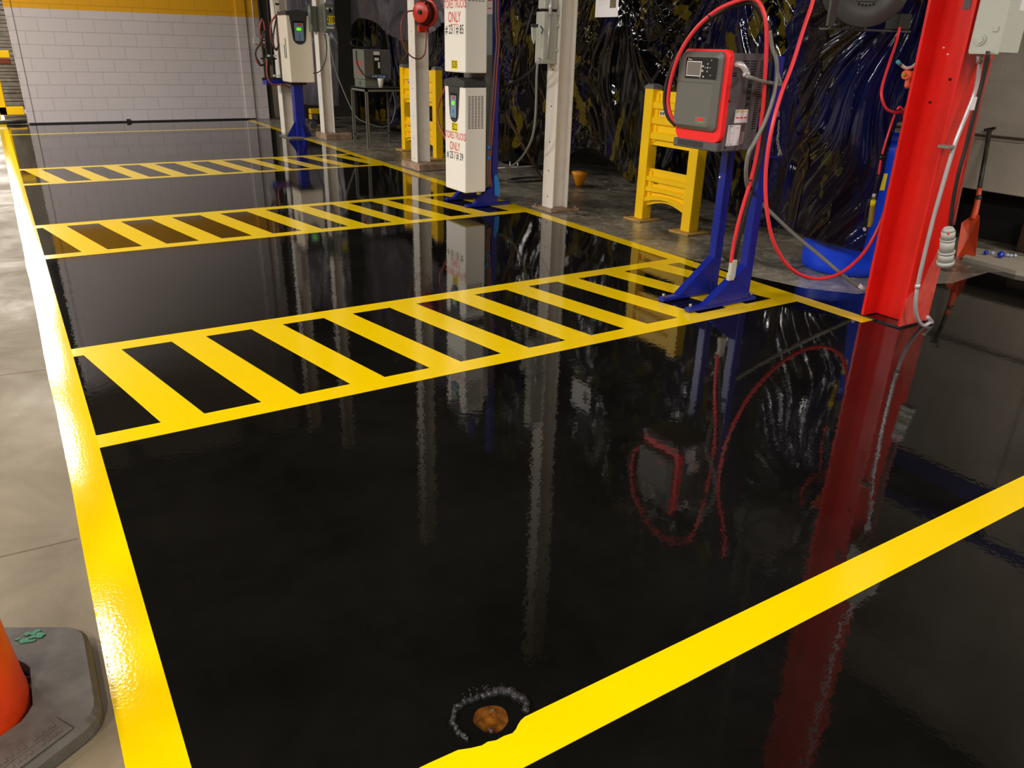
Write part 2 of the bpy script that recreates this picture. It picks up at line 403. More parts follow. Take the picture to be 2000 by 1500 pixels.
# ------------------------------------------------------------------ floor
LX0, LX1 = -.035, .077          # left yellow line
RX0, RX1 = 3.88, 3.99           # right yellow line
HC = Vector((.669, 1.092, 0)); HR = .039
def floor_poly(name, outline, m, hole=None, z=0, depth=.12):
    bm = bmesh.new()
    vs = [bm.verts.new((x, y, z)) for x, y in outline]
    ed = [bm.edges.new((vs[i], vs[(i + 1) % len(vs)])) for i in range(len(vs))]
    if hole:
        hv = [bm.verts.new((hole.x + HR * math.cos(a) * (1 + .05 * math.sin(5 * a)), hole.y + HR * math.sin(a) * (1 + .06 * math.sin(3 * a + 1)), z)) for a in [2 * PI * k / 28 for k in range(28)]]
        ed += [bm.edges.new((hv[i], hv[(i + 1) % 28])) for i in range(28)]
    bmesh.ops.triangle_fill(bm, use_beauty=True, edges=ed)
    for f in bm.faces:
        if f.normal.z < 0: f.normal_flip()
    # slab sides
    lo = [bm.verts.new((x, y, z - depth)) for x, y in outline]
    for i in range(len(vs)):
        j = (i + 1) % len(vs); bm.faces.new((vs[i], lo[i], lo[j], vs[j]))
    me = bpy.data.meshes.new(name); bm.to_mesh(me); bm.free(); me.materials.append(m)
    o = bpy.data.objects.new(name, me); COL.objects.link(o); return struct(o)
YE = 15.6
floor = floor_poly('floor', [(LX1 - .06, -7), (9, -7), (9, 2.56), (5.95, 2.56), (5.70, 2.70), (5.15, 2.66), (4.98, 2.74), (4.36, 2.80), (4.16, 3.05), (4.04, 3.5), (4.0, 4.2), (RX1 - .03, 6), (RX1 - .03, YE), (LX1 - .06, YE)], M_BLACK, HC)
floor['label'] = 'glossy wet-look black epoxy floor of the charging bays'
aisle = floor_poly('floor_aisle', [(-9, -7), (LX1 - .06, -7), (LX1 - .06, YE), (.39, YE), (.39, 34), (-9, 34)], M_AISLE)
aisle['label'] = 'worn beige concrete aisle floor'
rough_floor = floor_poly('floor_unpainted', [(9, 2.56), (9, 34), (.39, 34), (.39, YE), (RX1 - .03, YE), (RX1 - .03, 6), (4.0, 4.2), (4.04, 3.5), (4.16, 3.05), (4.36, 2.80), (4.98, 2.74), (5.15, 2.66), (5.70, 2.70), (5.95, 2.56)], M_DIRTY)
rough_floor['label'] = 'dirty unpainted dark concrete strip behind the bays'
ZP = .0012
def paint(name, polys, m, label):
    mb = MB()
    for p in polys: mb.prism(p, .0002, ZP)
    o = mb.build(name, m, floor, label); return o
def rect(x0, x1, y0, y1): return [(x0, y0), (x1, y0), (x1, y1), (x0, y1)]
# left line with slightly ragged outer edge
pts = []
y = -3.0; ou = []
while y < 22: ou.append((LX0 + random.uniform(-.004, .003) - (.004 if 2.0 < y < 2.6 else 0), y)); y += .35
paint('yellow_line', [ou + [(LX1, 22), (LX1, -3.0)]] if False else [[ou[i], (LX1, ou[i][1]), (LX1, ou[i + 1][1]), ou[i + 1]] for i in range(len(ou) - 1)], M_YELR, 'long glaring yellow line along the aisle edge')
paint('yellow_line', [rect(RX0, RX1, 2.43, YE - .25)], M_YEL, 'yellow line along the back of the bays, under the charger stands')
paint('yellow_line', [rect(LX1, RX0, 13.93, 14.03)], M_YEL, 'thin far yellow line across the floor before the block wall')
F0, F1 = .947, 1.057
notch = [(.50, F1), (.565, F1 - .002), (.592, F1 - .012), (.615, F1 - .018), (.63, F1 - .016), (.648, F1 - .022), (.668, F1 - .021), (.688, F1 - .024), (.70, F1 - .019), (.712, F1 - .010), (.722, F1 - .004), (.735, F1), (.80, F1)]
npoly = [(.50, F0), (.80, F0)] + notch[::-1]
paint('yellow_line', [rect(LX1, .50, F0, F1), npoly, rect(.80, 7.5, F0, F1)], M_YEL, 'near wide yellow line crossing the right foreground')
def band(y0, y1, label):
    """rails at y0..y0+.11 and y1-.11..y1, slanted bars between"""
    P = [rect(LX1, RX0, y0, y0 + .11), rect(LX1, RX0, y1 - .11, y1)]
    a, b = y0 + .11, y1 - .11; pitch = .3865; sh = .185; wd = pitch - .226
    x = .28 - wd - pitch * 2
    while x < RX0 + .3:
        q = [(x, b), (x + wd, b), (x + wd + sh, a), (x + sh, a)]     # top-left, top-right, bottom-right, bottom-left
        # clip to LX1..RX0 (Sutherland-Hodgman)
        for lim, sgn in ((LX1, 1), (RX0, -1)):
            out = []
            for i in range(len(q)):
                p, r = q[i], q[(i + 1) % len(q)]
                ip, ir = sgn * (p[0] - lim) >= 0, sgn * (r[0] - lim) >= 0
                if ip: out.append(p)
                if ip != ir:
                    t = (lim - p[0]) / (r[0] - p[0]); out.append((lim, p[1] + t * (r[1] - p[1])))
            q = out
            if not q: break
        if len(q) >= 3: P.append(q)
        x += pitch
    return paint('hatched_marking', P, M_YEL, label)
band(2.877, 4.008, 'nearest yellow ladder-hatched strip between two bays')
band(5.90, 7.06, 'middle yellow ladder-hatched strip between two bays')
band(9.10, 10.29, 'farthest yellow ladder-hatched strip between two bays')
# core hole
mb = MB(); mb.lathe([(HR * 1.02, -.001), (HR * 1.02, -.05)], HC, 28)
mb.build('drill_hole_wall', M_HOLE, floor, 'rusty brown wall of the open drill hole')
mb = MB(); mb.lathe([(.001, -.045), (HR * .6, -.046), (HR * 1.02, -.042)], HC, 24); mb.build('drill_hole_bottom', M_HOLE, floor, 'wet orange-brown bottom of the drill hole')
mb = MB(); P = []
for k in range(46):
    a = math.radians(-18 + 215 * k / 45); rr = .083 + .008 * math.sin(a * 3 + .6) + random.uniform(-.004, .004)
    P.append(HC + Vector((rr * math.cos(a), rr * math.sin(a) * .95 - .004, .001)))
mb.tube(P, .0045, 7, 3, radii=lambda t: .004 + .0035 * abs(math.sin(t * 61)) + .005 * math.exp(-((t - .22) / .16) ** 2))
for k in range(90):
    a = math.radians(random.gauss(45, 42)); rr = .087 + random.gauss(0, .007)
    c = HC + Vector((rr * math.cos(a), rr * math.sin(a), .001)); q = random.uniform(.001, .003)
    if c.y < F1 + .004: continue
    mb.lathe([(.0002, q), (q * .8, q * .5), (q, 0)], c, 6)
mb.build('resin_ridge', M_RESIN, floor, 'sparkling lumpy resin ridge around the drill hole')
# joints in the aisle slab
for (u0, v0, u1, v1) in ((0, 733, 92, 722), (0, 1088, 152, 1052)):
    p, q = at(u0 - 300, v0 + (v0 - v1) * 300 / (u1 - u0), Z=0), at(u1, v1, Z=0)
    d = (q - p).normalized(); n = Vector((-d.y, d.x, 0)) * .0025
    mb = MB(); mb.prism([tuple((p + n)[:2]), tuple((p - n)[:2]), tuple((q - n)[:2]), tuple((q + n)[:2])], .0001, .0006)
    mb.build('slab_crack', mat('crack_brown', s2l((104, 90, 70)), .8), aisle)

# ------------------------------------------------------------------ shell of the hall
WB = YE
mb = MB(); mb.box(.395, 4.36, WB, WB + .3, 0, 6.6); mb.build('wall_back', M_BLOCK)
wb = bpy.data.objects['wall_back']; struct(wb); wb['label'] = 'white painted block wall with mustard yellow upper band'
mb = MB(); mb.box(.388, .49, WB - .012, WB, .02, 6.6, .004); mb.box(3.93, 4.10, WB - .03, WB, .02, 6.6, .004)
o = mb.build('trim_1', M_BLOCK); struct(o); o['label'] = 'shallow painted pilasters of the block wall'
mb = MB(); mb.box(.40, 4.10, WB - .02, WB - .0, .0, .022); mb.box(1.87, 1.93, WB - .03, WB, .0, .05)
o = mb.build('baseboard_back', mat('black_mastic', (.01, .009, .008), .6)); struct(o)  # thin black strip stands for the dark gap at the wall foot
def wall(name, *b, m=M_HALL):
    q = MB(); q.box(*b); return struct(q.build(name, m))
wall('wall_left', -9.2, -9, -7, 34, 0, 6.6)
wall('wall_back_right', 4.37, 9, YE + .05, YE + .3, 0, 6.6, m=M_CEIL)  # added wall that stops light leaking past the block wall's right end
wall('wall_front', -9.2, 9, -7.2, -7, 0, 6.6, m=M_CEIL)
wall('wall_far', -9.2, 9, 34, 34.2, 0, 6.6, m=M_HALL)
wall('ceiling', -9.2, 9.2, -7.2, 34.2, 6.6, 6.8, m=M_CEIL)
wall('wall_right_outer', 9, 9.2, -7, 34, 0, 6.6, m=M_CEIL)
# precast wall to the right with its groove and dark gap below
WX = 6.5
mb = MB(); mb.box(WX, WX + .3, -2.5, 4.6, .415, .795, .006); mb.box(WX, WX + .3, -2.5, 4.6, .832, 1.95, .006); mb.box(WX + .05, WX + .3, -2.5, 4.6, .795, .832)
mb.box(WX, WX + .3, -2.5, 4.6, 2.5, 4.6, .006)
o = mb.build('wall_right', M_PRECAST); struct(o); o['label'] = 'stained precast concrete wall behind the red column'
mb = MB(); mb.box(WX - .004, WX + .3, -2.5, 4.6, 1.98, 2.14); mb.box(WX - .004, WX + .3, -2.5, 4.6, 2.40, 2.50)
o = mb.build('trim_2', M_BLUE, None); struct(o)
mb = MB(); mb.box(WX - .002, WX + .012, 2.4, 4.6, .800, .806); mb.box(WX - .01, WX + .02, -2.5, 2.55, .42, 2.4)
o = mb.build('trim_3', M_PRECAST); struct(o)
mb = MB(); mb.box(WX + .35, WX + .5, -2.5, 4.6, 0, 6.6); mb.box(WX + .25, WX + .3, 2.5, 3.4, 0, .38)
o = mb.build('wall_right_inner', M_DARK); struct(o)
mb = MB(); mb.prism([tuple(at(u, v, Z=.02)[:2]) for u, v in ((1880, 504), (1905, 486), (2060, 515), (2060, 545), (1985, 532))], .001, .03)
o = mb.build('floor_ledge', M_LEDGE); struct(o); o['label'] = 'pale concrete ledge below the precast wall'
mb = MB(); mb.box(WX + .02, WX + .2, 2.3, 2.95, .0, .27, .01); mb.build('trim_4', mat('rusty_brown_steel', s2l((64, 38, 14)), .7, var=(s2l((30, 18, 8)), 8, .4, .6)))
struct(bpy.data.objects['trim_4'])
# roof beams dimly mirrored in the floor
for x in (1.0, 3.2):
    mb = MB(); mb.box(x - .09, x + .09, -7, 34, 6.1, 6.5); o = mb.build('trim_5', M_CEIL); struct(o)
# glowing panel added at the far end of the aisle for floor glare
mb = MB(); mb.box(-1.3, .36, 33.90, 33.96, 0, 4.3); o = mb.build('door_1', mat('daylight_doorway', s2l((240, 240, 225)), .6, emit=((1, .98, .88), 2.2))); struct(o); o['label'] = 'bright daylit doorway at the far end of the aisle'
# lamp fixtures, the added lamp at the right gets one too
for i, (x, y, L, wt, wd) in enumerate(LAMPS):
    t = thing('strip_light_fixture', 'long white strip light fixture under the dark ceiling, the rightmost one added', 'ceiling light', (x, y, LZ), 'strip lights of the hall')
    mb = MB(); mb.box(x - wd / 2 - .02, x + wd / 2 + .02, y - L / 2 - .02, y + L / 2 + .02, LZ, LZ + .07, .01); mb.build('housing', M_WHITE, t)
    mb = MB()
    for s in (-1, 1): mb.cyl((x, y + s * L * .4, LZ + .07), (x, y + s * L * .4, 6.6), .006, 6)
    mb.build('hanger', M_CBLK, t)

# ------------------------------------------------------------------ steel columns
def hcol(mb, x0, x1, y0, y1, z0, z1, tf, tw, flange='X'):
    """H section; flange='X': flanges are the faces x0 and x1"""
    if flange == 'X':
        ym = (y0 + y1) / 2
        mb.box(x0, x0 + tf, y0, y1, z0, z1, .0015); mb.box(x1 - tf, x1, y0, y1, z0, z1, .0015); mb.box(x0 + tf, x1 - tf, ym - tw / 2, ym + tw / 2, z0, z1)
    else:
        xm = (x0 + x1) / 2
        mb.box(x0, x1, y0, y0 + tf, z0, z1, .0015); mb.box(x0, x1, y1 - tf, y1, z0, z1, .0015); mb.box(xm - tw / 2, xm + tw / 2, y0 + tf, y1 - tf, z0, z1)
def post(x, y, s, z0, label, base):
    t = thing('steel_column', label, 'column', (x, y, 0), 'white steel columns in a row')
    mb = MB(); hcol(mb, x, x + s, y, y + s, z0, 5.4, .011, .009); mb.build('shaft', M_POST, t)
    if base == 'plate':
        mb = MB(); mb.box(x - .07, x + s + .08, y - .08, y + s + .07, 0, .02, .003); mb.build('base_plate', M_RUST, t)
        mb = MB()
        for a in (-.045, s + .05):
            for b in (-.05, s + .045): mb.cyl((x + a, y + b, .02), (x + a, y + b, .038), .012, 6)
        mb.build('anchor_nut', M_RUST, t)
    elif base:
        fx0, fx1, fy0, fy1, h = base
        mb = MB(); mb.box(fx0, fx1, fy0, fy1, 0, h, .008); mb.build('footing', M_RUST, t)
    mb = MB()
    for z in (.12, .35, .6, .9, 1.2, 1.5): mb.plate(FX(x, y + s * .5, z), -.006, .006, -.006, .006, .001)
    mb.build('bolt_hole', M_DARK, t)
    return t
post(4.125, 5.83, .17, .02, 'white steel H column standing between the electrical box and the hung paper sheet', 'plate')
post(4.11, 8.62, .17, .08, 'white steel H column carrying the small red hose reel', (4.05, 4.47, 8.46, 8.95, .08))
post(4.17, 12.0, .17, .09, 'white steel H column with the box numbered 218', (4.13, 4.56, 11.86, 12.3, .09))
post(3.86, 13.0, .20, 0, 'farthest white steel column, behind the beige charger on its blue post', None)

# red column
RCX0, RCX1, RCY0, RCY1 = 3.985, 4.245, 2.27, 2.515
t = thing('red_column', 'thick bright red steel H column rising from the black floor at right', 'column', (4.11, 2.4, 0))
mb = MB(); hcol(mb, RCX0, RCX1, RCY0, RCY1, 0.004, 5.6, .016, .012, 'Y'); mb.build('shaft', M_REDC, t)
mb = MB()
prof = [(RCX0 - .002, .0), (RCX0 - .002, .16), (RCX0 + .05, .20), (RCX0 + .09, .12), (RCX0 + .14, .30), (RCX0 + .2, .42), (RCX1 + .002, .36), (RCX1 + .002, .0)]
mb.prism([(a - RCX0, b) for a, b in prof], 0, .0012, Matrix(((1, 0, 0, RCX0), (0, 0, -1, RCY0 - .0002), (0, 1, 0, .006), (0, 0, 0, 1))))
mb.build('scuffed_paint', M_SCUFF, t, 'paler scuffed red paint low on the column')
mb = MB()
mb.prism([(RCX0 - .004, RCY0 - .006), (RCX1 - .03, RCY0 - .008), (RCX1 - .03, RCY0 - .001), (RCX0 + .001, RCY0 - .001), (RCX0 + .001, RCY1 + .002), (RCX0 - .005, RCY1 + .002)], .0005, .010)
mb.build('seal', M_RESIN, t, 'black resin seam at the foot of the column')
mb = MB()
for (u, v) in ((1855, 155), (1816, 200)):
    p = at(u, v, X=RCX0 + .12); mb.cyl(p + Vector((-.001, 0, 0)), p + Vector((.004, 0, 0)), .007, 10)
mb.build('bolt_hole', M_DARK, t)
mb = MB()
for (u, v, q) in ((1843, 93, .007), (1851, 106, .007), (1808, 83, .004), (1884, 98, .005), (1833, 31, .003), (1835, 48, .003)):
    p = at(u, v, X=RCX0 + .123); mb.box(p.x - .001, p.x + .002, p.y - q * .7, p.y + q * .7, p.z - q * .5, p.z + q * .5)
mb.build('paint_chip', M_WHITE, t, 'small white chips in the red paint')
p = at(1890, 5, X=RCX0 + .123)
mb = MB(); mb.box(p.x - .002, p.x, p.y - .018, p.y + .02, p.z - .03, p.z + .05); mb.build('sticker', M_GREYD, t, 'grey sticker high on the column')

# disconnect box on the red column, its conduit and plug
BX0, BX1, BY0, BY1 = 3.955, 4.135, 2.10, 2.240
t = thing('disconnect_box', 'light grey disconnect box mounted on the red column', 'electrical box', (4.04, BY1, 1.393))
mb = MB(); mb.box(BX0, BX1, BY0, BY1, 1.40, 1.765, .003); mb.build('housing', M_BOXG, t)
mb = MB(); mb.box(BX0 - .006, BX0 + .004, BY0 - .004, BY1 - .008, 1.393, 1.772, .002); mb.build('cover', M_BOXG, t)
mb = MB(); c = Vector((BX0 - .006, (BY0 + BY1) / 2 + .02, 1.455))
mb.cyl(c, c + Vector((-.008, 0, 0)), .026, 24); mb.cyl(c + Vector((-.008, 0, 0)), c + Vector((-.014, 0, 0)), .017, 20)
mb.plate(FX(BX0 - .006, BY0 + .03, 1.50), -.012, .012, -.012, .012, .006, 0, .002)
mb.build('knockout', M_BOXG, t)
mb = MB(); mb.plate(FY(BX0 + .12, BY0, 1.5), -.03, .05, .08, .25, .0012); mb.build('warning_label', M_WHITE, t, 'white warning label on the box side')
YF = 2.225
t = thing('steel_conduit', 'pale grey bent steel conduit running down the red column into a hook at the floor', 'conduit', tuple(at(1800, 636, Y=YF)))
mb = MB(); P = [at(u, v, Y=YF) for u, v in ((1914, 108), (1912, 135), (1905, 175), (1888, 222), (1868, 272), (1856, 310), (1840, 365), (1822, 430), (1805, 500), (1793, 555), (1788, 595), (1792, 622), (1803, 636), (1814, 637), (1820, 629), (1812, 619))]
P[-3].z = max(P[-3].z, .012)
mb.tube(P, .0105, 12, 8); mb.tube([(4.04, 2.18, 1.76), (4.04, 2.19, 2.0), (4.02, 2.215, 2.3), (4.03, 2.22, 5.2)], .0105, 12, 6); mb.build('pipe', M_GALV, t)
mb = MB(); mb.cyl(at(1914, 108, Y=YF), at(1913, 122, Y=YF), .016, 12); q = at(1793, 555, Y=YF); q2 = at(1791, 563, Y=YF); mb.cyl(q, q2, .014, 10); mb.build('coupling', M_GALV, t)
mb = MB(); q = at(1855, 287, Y=YF); mb.box(q.x - .035, q.x + .018, YF - .016, RCY0, q.z - .008, q.z + .008, .003); mb.build('strap_clamp', M_GALVD, t)
t = thing('twist_lock_plug', 'grey ribbed twist-lock plug hanging on a black cable beside the red column', 'plug', tuple(at(1846, 517, Y=2.10)))
mb = MB(); mb.tube([at(u, v, Y=2.13) for u, v in ((1930, 100), (1921, 150), (1911, 190), (1898, 240), (1886, 290), (1873, 335), (1862, 390), (1855, 445))], .0095, 10, 6); mb.build('cable', M_CBLK, t)
mb = MB(); a, b = at(1853, 445, Y=2.10), at(1846, 517, Y=2.10); ax = (b - a)
def seg(t0, t1, r1, r2, m_=mb): m_.cyl(a + ax * t0, a + ax * t1, r1, 20, r2)
seg(0, .08, .022, .032); seg(.08, .28, .032, .033); seg(.28, .33, .036, .036); seg(.33, .62, .0345, .0335); seg(.62, .67, .040, .040); seg(.67, .88, .036, .038); seg(.88, 1, .042, .041)
mb.build('plug_body', mat('grey_plug', s2l((186, 184, 176)), .45), t)
mb = MB(); n_ = Vector((-.85, -.5, 0)).normalized()
for (k, q) in ((.13, .006),): 
    c = a + ax * k + n_ * .031; mb.cyl(c, c + n_ * .003, q, 8)
mb.build('red_mark', M_REDP, t, 'small red arrow mark')
t = thing('cable_tag', 'small white tag hanging on the black cable near the grey disconnect box', 'tag', tuple(at(1902, 190, Y=2.12)))
mb = MB(); a = at(1906, 190, Y=2.115); b = at(1896, 215, Y=2.115)
mb.box(b.x - .012, a.x + .006, 2.111, 2.113, b.z, a.z + .002); mb.build('card', M_WHITE, t)
mb = MB(); mb.tube([at(u, v, Y=2.24) for u, v in ((1934, 108), (1925, 150), (1908, 230), (1892, 300), (1873, 385), (1862, 440))], .0075, 8, 5)
o = mb.build('red_hose', M_CREDD, None); tag(o, 'thin dull red hose hanging along the right edge of the red column', 'hose')

# bracket, orange hook and white pipe at the left of the red column
t = thing('conduit_stub', 'white bent pipe stub with a teal end at the left of the red column', 'pipe', tuple(at(1757, 125, Y=2.56)))
mb = MB(); mb.tube([at(u, v, Y=2.56) for u, v in ((1808, 60), (1799, 95), (1793, 118), (1783, 130), (1770, 133), (1760, 127), (1756, 123))], .0085, 10, 6); mb.build('pipe', M_FOAM, t)
mb = MB(); mb.cyl(at(1759, 127, Y=2.56), at(1753, 120, Y=2.56), .0095, 10); mb.build('end_band', M_TEAL, t, 'teal end')
t = thing('orange_clamp', 'dirty orange clamp bolted to the left of the red column', 'clamp', tuple(at(1775, 150, Y=2.53)))
mb = MB(); c = at(1775, 150, Y=2.545); mb.cyl(c + Vector((-.035, 0, .01)), c + Vector((.06, 0, .004)), .022, 14); mb.cyl(c + Vector((0, 0, -.04)), c + Vector((.05, 0, -.035)), .016, 12); mb.box(c.x - .01, c.x + .06, c.y - .012, c.y + .012, c.z - .05, c.z + .02, .004)
mb.build('body', M_ORNG, t)
mb = MB(); mb.cyl(c + Vector((-.05, 0, .01)), c + Vector((-.035, 0, .01)), .009, 8); mb.build('bolt', M_BRASS, t)

# ------------------------------------------------------------------ blue stand and grey/red charger (nearest)
def foot_bar(mb, x0, x1, y, w=.05, h=.03):
    mb.box(x0, x1, y - w / 2, y + w / 2, .002, h, .008)
def gusset(mb, xa, xb, y, z0, z1, th=.008):
    """triangle from post face xb down to xa"""
    M = Matrix(((1, 0, 0, 0), (0, 0, -1, y + th / 2), (0, 1, 0, 0), (0, 0, 0, 1)))
    mb.prism([(xa, z0), (xb, z0), (xb, z1)], 0, th, M)
t = thing('charger_stand', 'royal blue two-legged steel stand holding the grey and red charger', 'stand', (3.42, 3.14, 0))
for y_, x_ in ((3.255, 3.50), (3.03, 3.53)):
    mb = MB(); mb.box(x_, x_ + .06, y_ - .028, y_ + .028, .03, .884 if x_ < 3.52 else 1.36, .004); mb.build('upright', M_BLUE, t)
    mb = MB(); foot_bar(mb, 3.115, 3.665, y_ - .0); mb.build('foot', M_BLUE, t)
    mb = MB(); gusset(mb, 3.24, x_ + .002, y_, .028, .235, .05); mb.build('gusset', M_BLUE, t)
    mb = MB()
    for xx in (3.14, 3.64): mb.cyl((xx, y_, .028), (xx, y_, .05), .009, 6)
    mb.build('anchor_bolt', M_GALVD, t)
mb = MB(); mb.box(3.472, 3.53, 3.03, 3.29, 1.0, 1.05, .003); mb.box(3.472, 3.53, 3.03, 3.29, 1.28, 1.33, .003); mb.build('cross_bar', M_BLUE, t)
mb = MB(); q = at(1406, 346, X=3.499); mb.cyl(q, q + Vector((-.003, 0, 0)), .006, 12); mb.build('rivet', M_WHITE, t, 'white dot on the upright')

CX0, CX1, CY0, CY1, CZ0, CZ1 = 3.165, 3.47, 3.016, 3.352, .885, 1.385
t = thing('grey_red_charger', 'grey battery charger with bright red edging and a small screen, on the blue stand', 'battery charger', (3.35, 3.15, CZ0))
mb = MB(); mb.box(CX0 + .055, CX1, CY0, CY1, CZ0, CZ1 - .015, .006)
mb.box(CX0 + .012, CX0 + .06, CY0 + .002, CY1 - .002, CZ0, CZ0 + .045, .006)
mb.build('casing', M_GREYD, t)
def rrect(w, h, r, n=6, top=True, bot=True):
    P = []
    for (cx, cy, a0, on) in ((w - r, r, -90, bot), (w - r, h - r, 0, top), (r, h - r, 90, top), (r, r, 180, bot)):
        if on:
            for k in range(n + 1):
                a = math.radians(a0 + 90 * k / n); P.append((cx + r * math.cos(a), cy + r * math.sin(a)))
        else: P.append((w if cx > w / 2 else 0, h if cy > h / 2 else 0))
    return P
W_ = CY1 - CY0; H_ = CZ1 - CZ0
fr = FX(CX0 + .028, CY1, CZ0 + .045)
mb = MB(); mb.poly(fr, rrect(W_, H_ - .045, .035), .032, -.03, .003); mb.build('red_bumper', M_REDP, t, 'bright red edging')
fr = FX(CX0 + .028, CY1 - .008, CZ0 + .045)
mb = MB()
# front cover: chamfered loft
o_, u_, v_, n_ = fr
def loft(mb, rings):
    R = [[mb.bm.verts.new(o_ + u_ * a + v_ * b + n_ * c) for a, b, c in rg] for rg in rings]
    n = len(R[0])
    for A, B in zip(R, R[1:]):
        for k in range(n): mb.bm.faces.new((A[k], A[(k + 1) % n], B[(k + 1) % n], B[k]))
    mb.bm.faces.new(R[-1]); mb.bm.faces.new(R[0][::-1])
def ring(x0, x1, y0, y1, r, c): return [(x0 + a, y0 + b, c) for a, b in rrect(x1 - x0, y1 - y0, r)]
cw, ch = W_ - .016, H_ - .055
loft(mb, [ring(0, cw - .02, .052, ch, .03, .001), ring(0, cw - .022, .054, ch - .002, .03, .016), ring(.002, cw - .055, .075, ch - .025, .022, .036)])
mb.build('front_cover', M_GREYP, t)
ff = (fr[0] + n_ * .036, u_, v_, n_)
mb = MB(); mb.plate(ff, .004, cw - .058, .290, .294, .001); mb.build('cover_seam', mat('seam_grey', s2l((84, 82, 78)), .5), t)
mb = MB(); mb.poly(ff, [(.055 + a, .31 + b) for a, b in rrect(.225, .105, .008)], .0012); pn = mb.build('display_panel', M_BLACKP, t, 'black control panel')
mb = MB()
for r4 in ((.066, .190 - .0, .0, 0),): pass
mb.plate(ff, .065, .172, .322, .395, .0022); mb.build('screen_frame', M_WHITE, t, 'white outlined screen')
mb = MB(); mb.plate(ff, .069, .168, .326, .391, .0028); mb.build('screen', M_SCRN, t)
mb = MB()
for (a, b, q) in ((.182, .372, .006), (.182, .350, .006), (.216, .384, .004), (.216, .366, .005), (.199, .366, .003), (.234, .366, .003), (.216, .348, .004), (.238, .402, .003), (.168, .316, .003), (.192, .322, .005), (.242, .330, .003)):
    mb.plate(ff, a - q, a + q, b - q * .8, b + q * .8, .002)
mb.plate(ff, .070, .076, .400, .410, .002); mb.plate(ff, .078, .098, .400, .405, .002)
mb.build('panel_print', mat('panel_print', s2l((190, 186, 178)), .5), t)
mb = MB(); mb.poly(ff, [(.165 + a, .088 + b) for a, b in rrect(.085, .036, .005)], .001); mb.build('badge', mat('badge_grey', s2l((120, 118, 108)), .4), t)
mb = MB(); mb.plate(ff, .180, .226, .105, .119, .002); mb.build('badge_red', M_REDP, t, 'red brand patch')
mb = MB(); mb.plate(ff, .196, .230, .094, .100, .002); mb.build('badge_green', mat('badge_green', s2l((100, 170, 60)), .5), t, 'green print below the patch')
mb = MB(); fb = FX(CX0 + .0125, CY1 - .02, CZ0 + .006)
for k in range(24): mb.plate(fb, .022 + k * .0082, .022 + k * .0082 + .0042, .004, .034, .0012)
mb.build('bottom_grille', M_SLOT, t)
fs = FY(CX0 + .055, CY0, CZ0)   # side, u 0..0.235
mb = MB()
for k in range(7):
    v = .445 - k * .0125
    mb.plate(fs, .075 + (0 if k < 3 else .0), .120, v, v + .006, .0012); mb.plate(fs, .130, .175, v, v + .006, .0012)
for k in range(30):
    v = .445 - k * .0115; mb.plate(fs, .200, .230, v, v + .005, .0012)
for k in range(2): mb.plate(fs, .005, .035, .386 - k * .012, .392 - k * .012, .0012)
mb.plate(fs, .128, .160, .20, .34, .001)
mb.build('side_vent', M_SLOT, t)
mb = MB(); mb.plate(fs, .125, .165, .345, .40, .0014)
for k in range(4): mb.plate(fs, .132, .158, .215 + k * .03, .228 + k * .03, .0022)
mb.build('socket', M_DGREY, t)
mb = MB(); mb.plate(fs, .062, .158, .145, .212, .0014); o = mb.build('warning_label', M_WHITE, t, 'white label of three panels with red bars')
mb = MB()
for k in range(3): mb.plate(fs, .069 + k * .030, .093 + k * .030, .168, .174, .0022)
mb.build('red_bar', M_REDL, o)
mb = MB()
for k in range(3): mb.plate(fs, .068 + k * .030, .094 + k * .030, .198, .209, .0022)
mb.build('amber_bar', mat('amber_print', s2l((220, 200, 110)), .5), o)
mb = MB(); mb.plate(fs, .022, .068, .03, .135, .0014); mb.plate(fs, .070, .116, .03, .135, .0014); o = mb.build('data_sheet', M_WHITE, t, 'white printed data sheets')
mb = MB()
for k in range(11):
    mb.plate(fs, .027, .027 + random.choice((.018, .030, .036)), .045 + k * .008, .0475 + k * .008, .002)
mb.plate(fs, .030, .040, .034, .042, .002); mb.plate(fs, .050, .062, .034, .042, .002); mb.plate(fs, .035, .055, .127, .132, .002); mb.plate(fs, .085, .103, .118, .121, .002)
mb.build('print', mat('grey_print', s2l((150, 146, 150)), .5), o)
mb = MB(); mb.plate(fs, .122, .150, .035, .10, .0012); mb.build('faded_label', mat('faded_label', s2l((142, 122, 128)), .5), t)
mb = MB()
for (a, b) in ((.006, .255), (.018, .022)): c = fs[0] + fs[1] * a + fs[2] * b; mb.cyl(c, c + fs[3] * .003, .0055, 10)
mb.build('side_bolt', M_BLACKP, t)
mb = MB(); e0 = fs[0] + fs[1] * .022 + fs[2] * .430
mb.tube([e0, e0 + Vector((.003, -.03, .0)), e0 + Vector((.022, -.045, -.022)), e0 + Vector((.032, -.048, -.045))], .0155, 12, 4)
mb.cyl(e0 + Vector((.028, -.047, -.036)), e0 + Vector((.034, -.049, -.052)), .020, 12)
mb.build('elbow_fitting', M_GALV, t, 'bright silver elbow fitting')

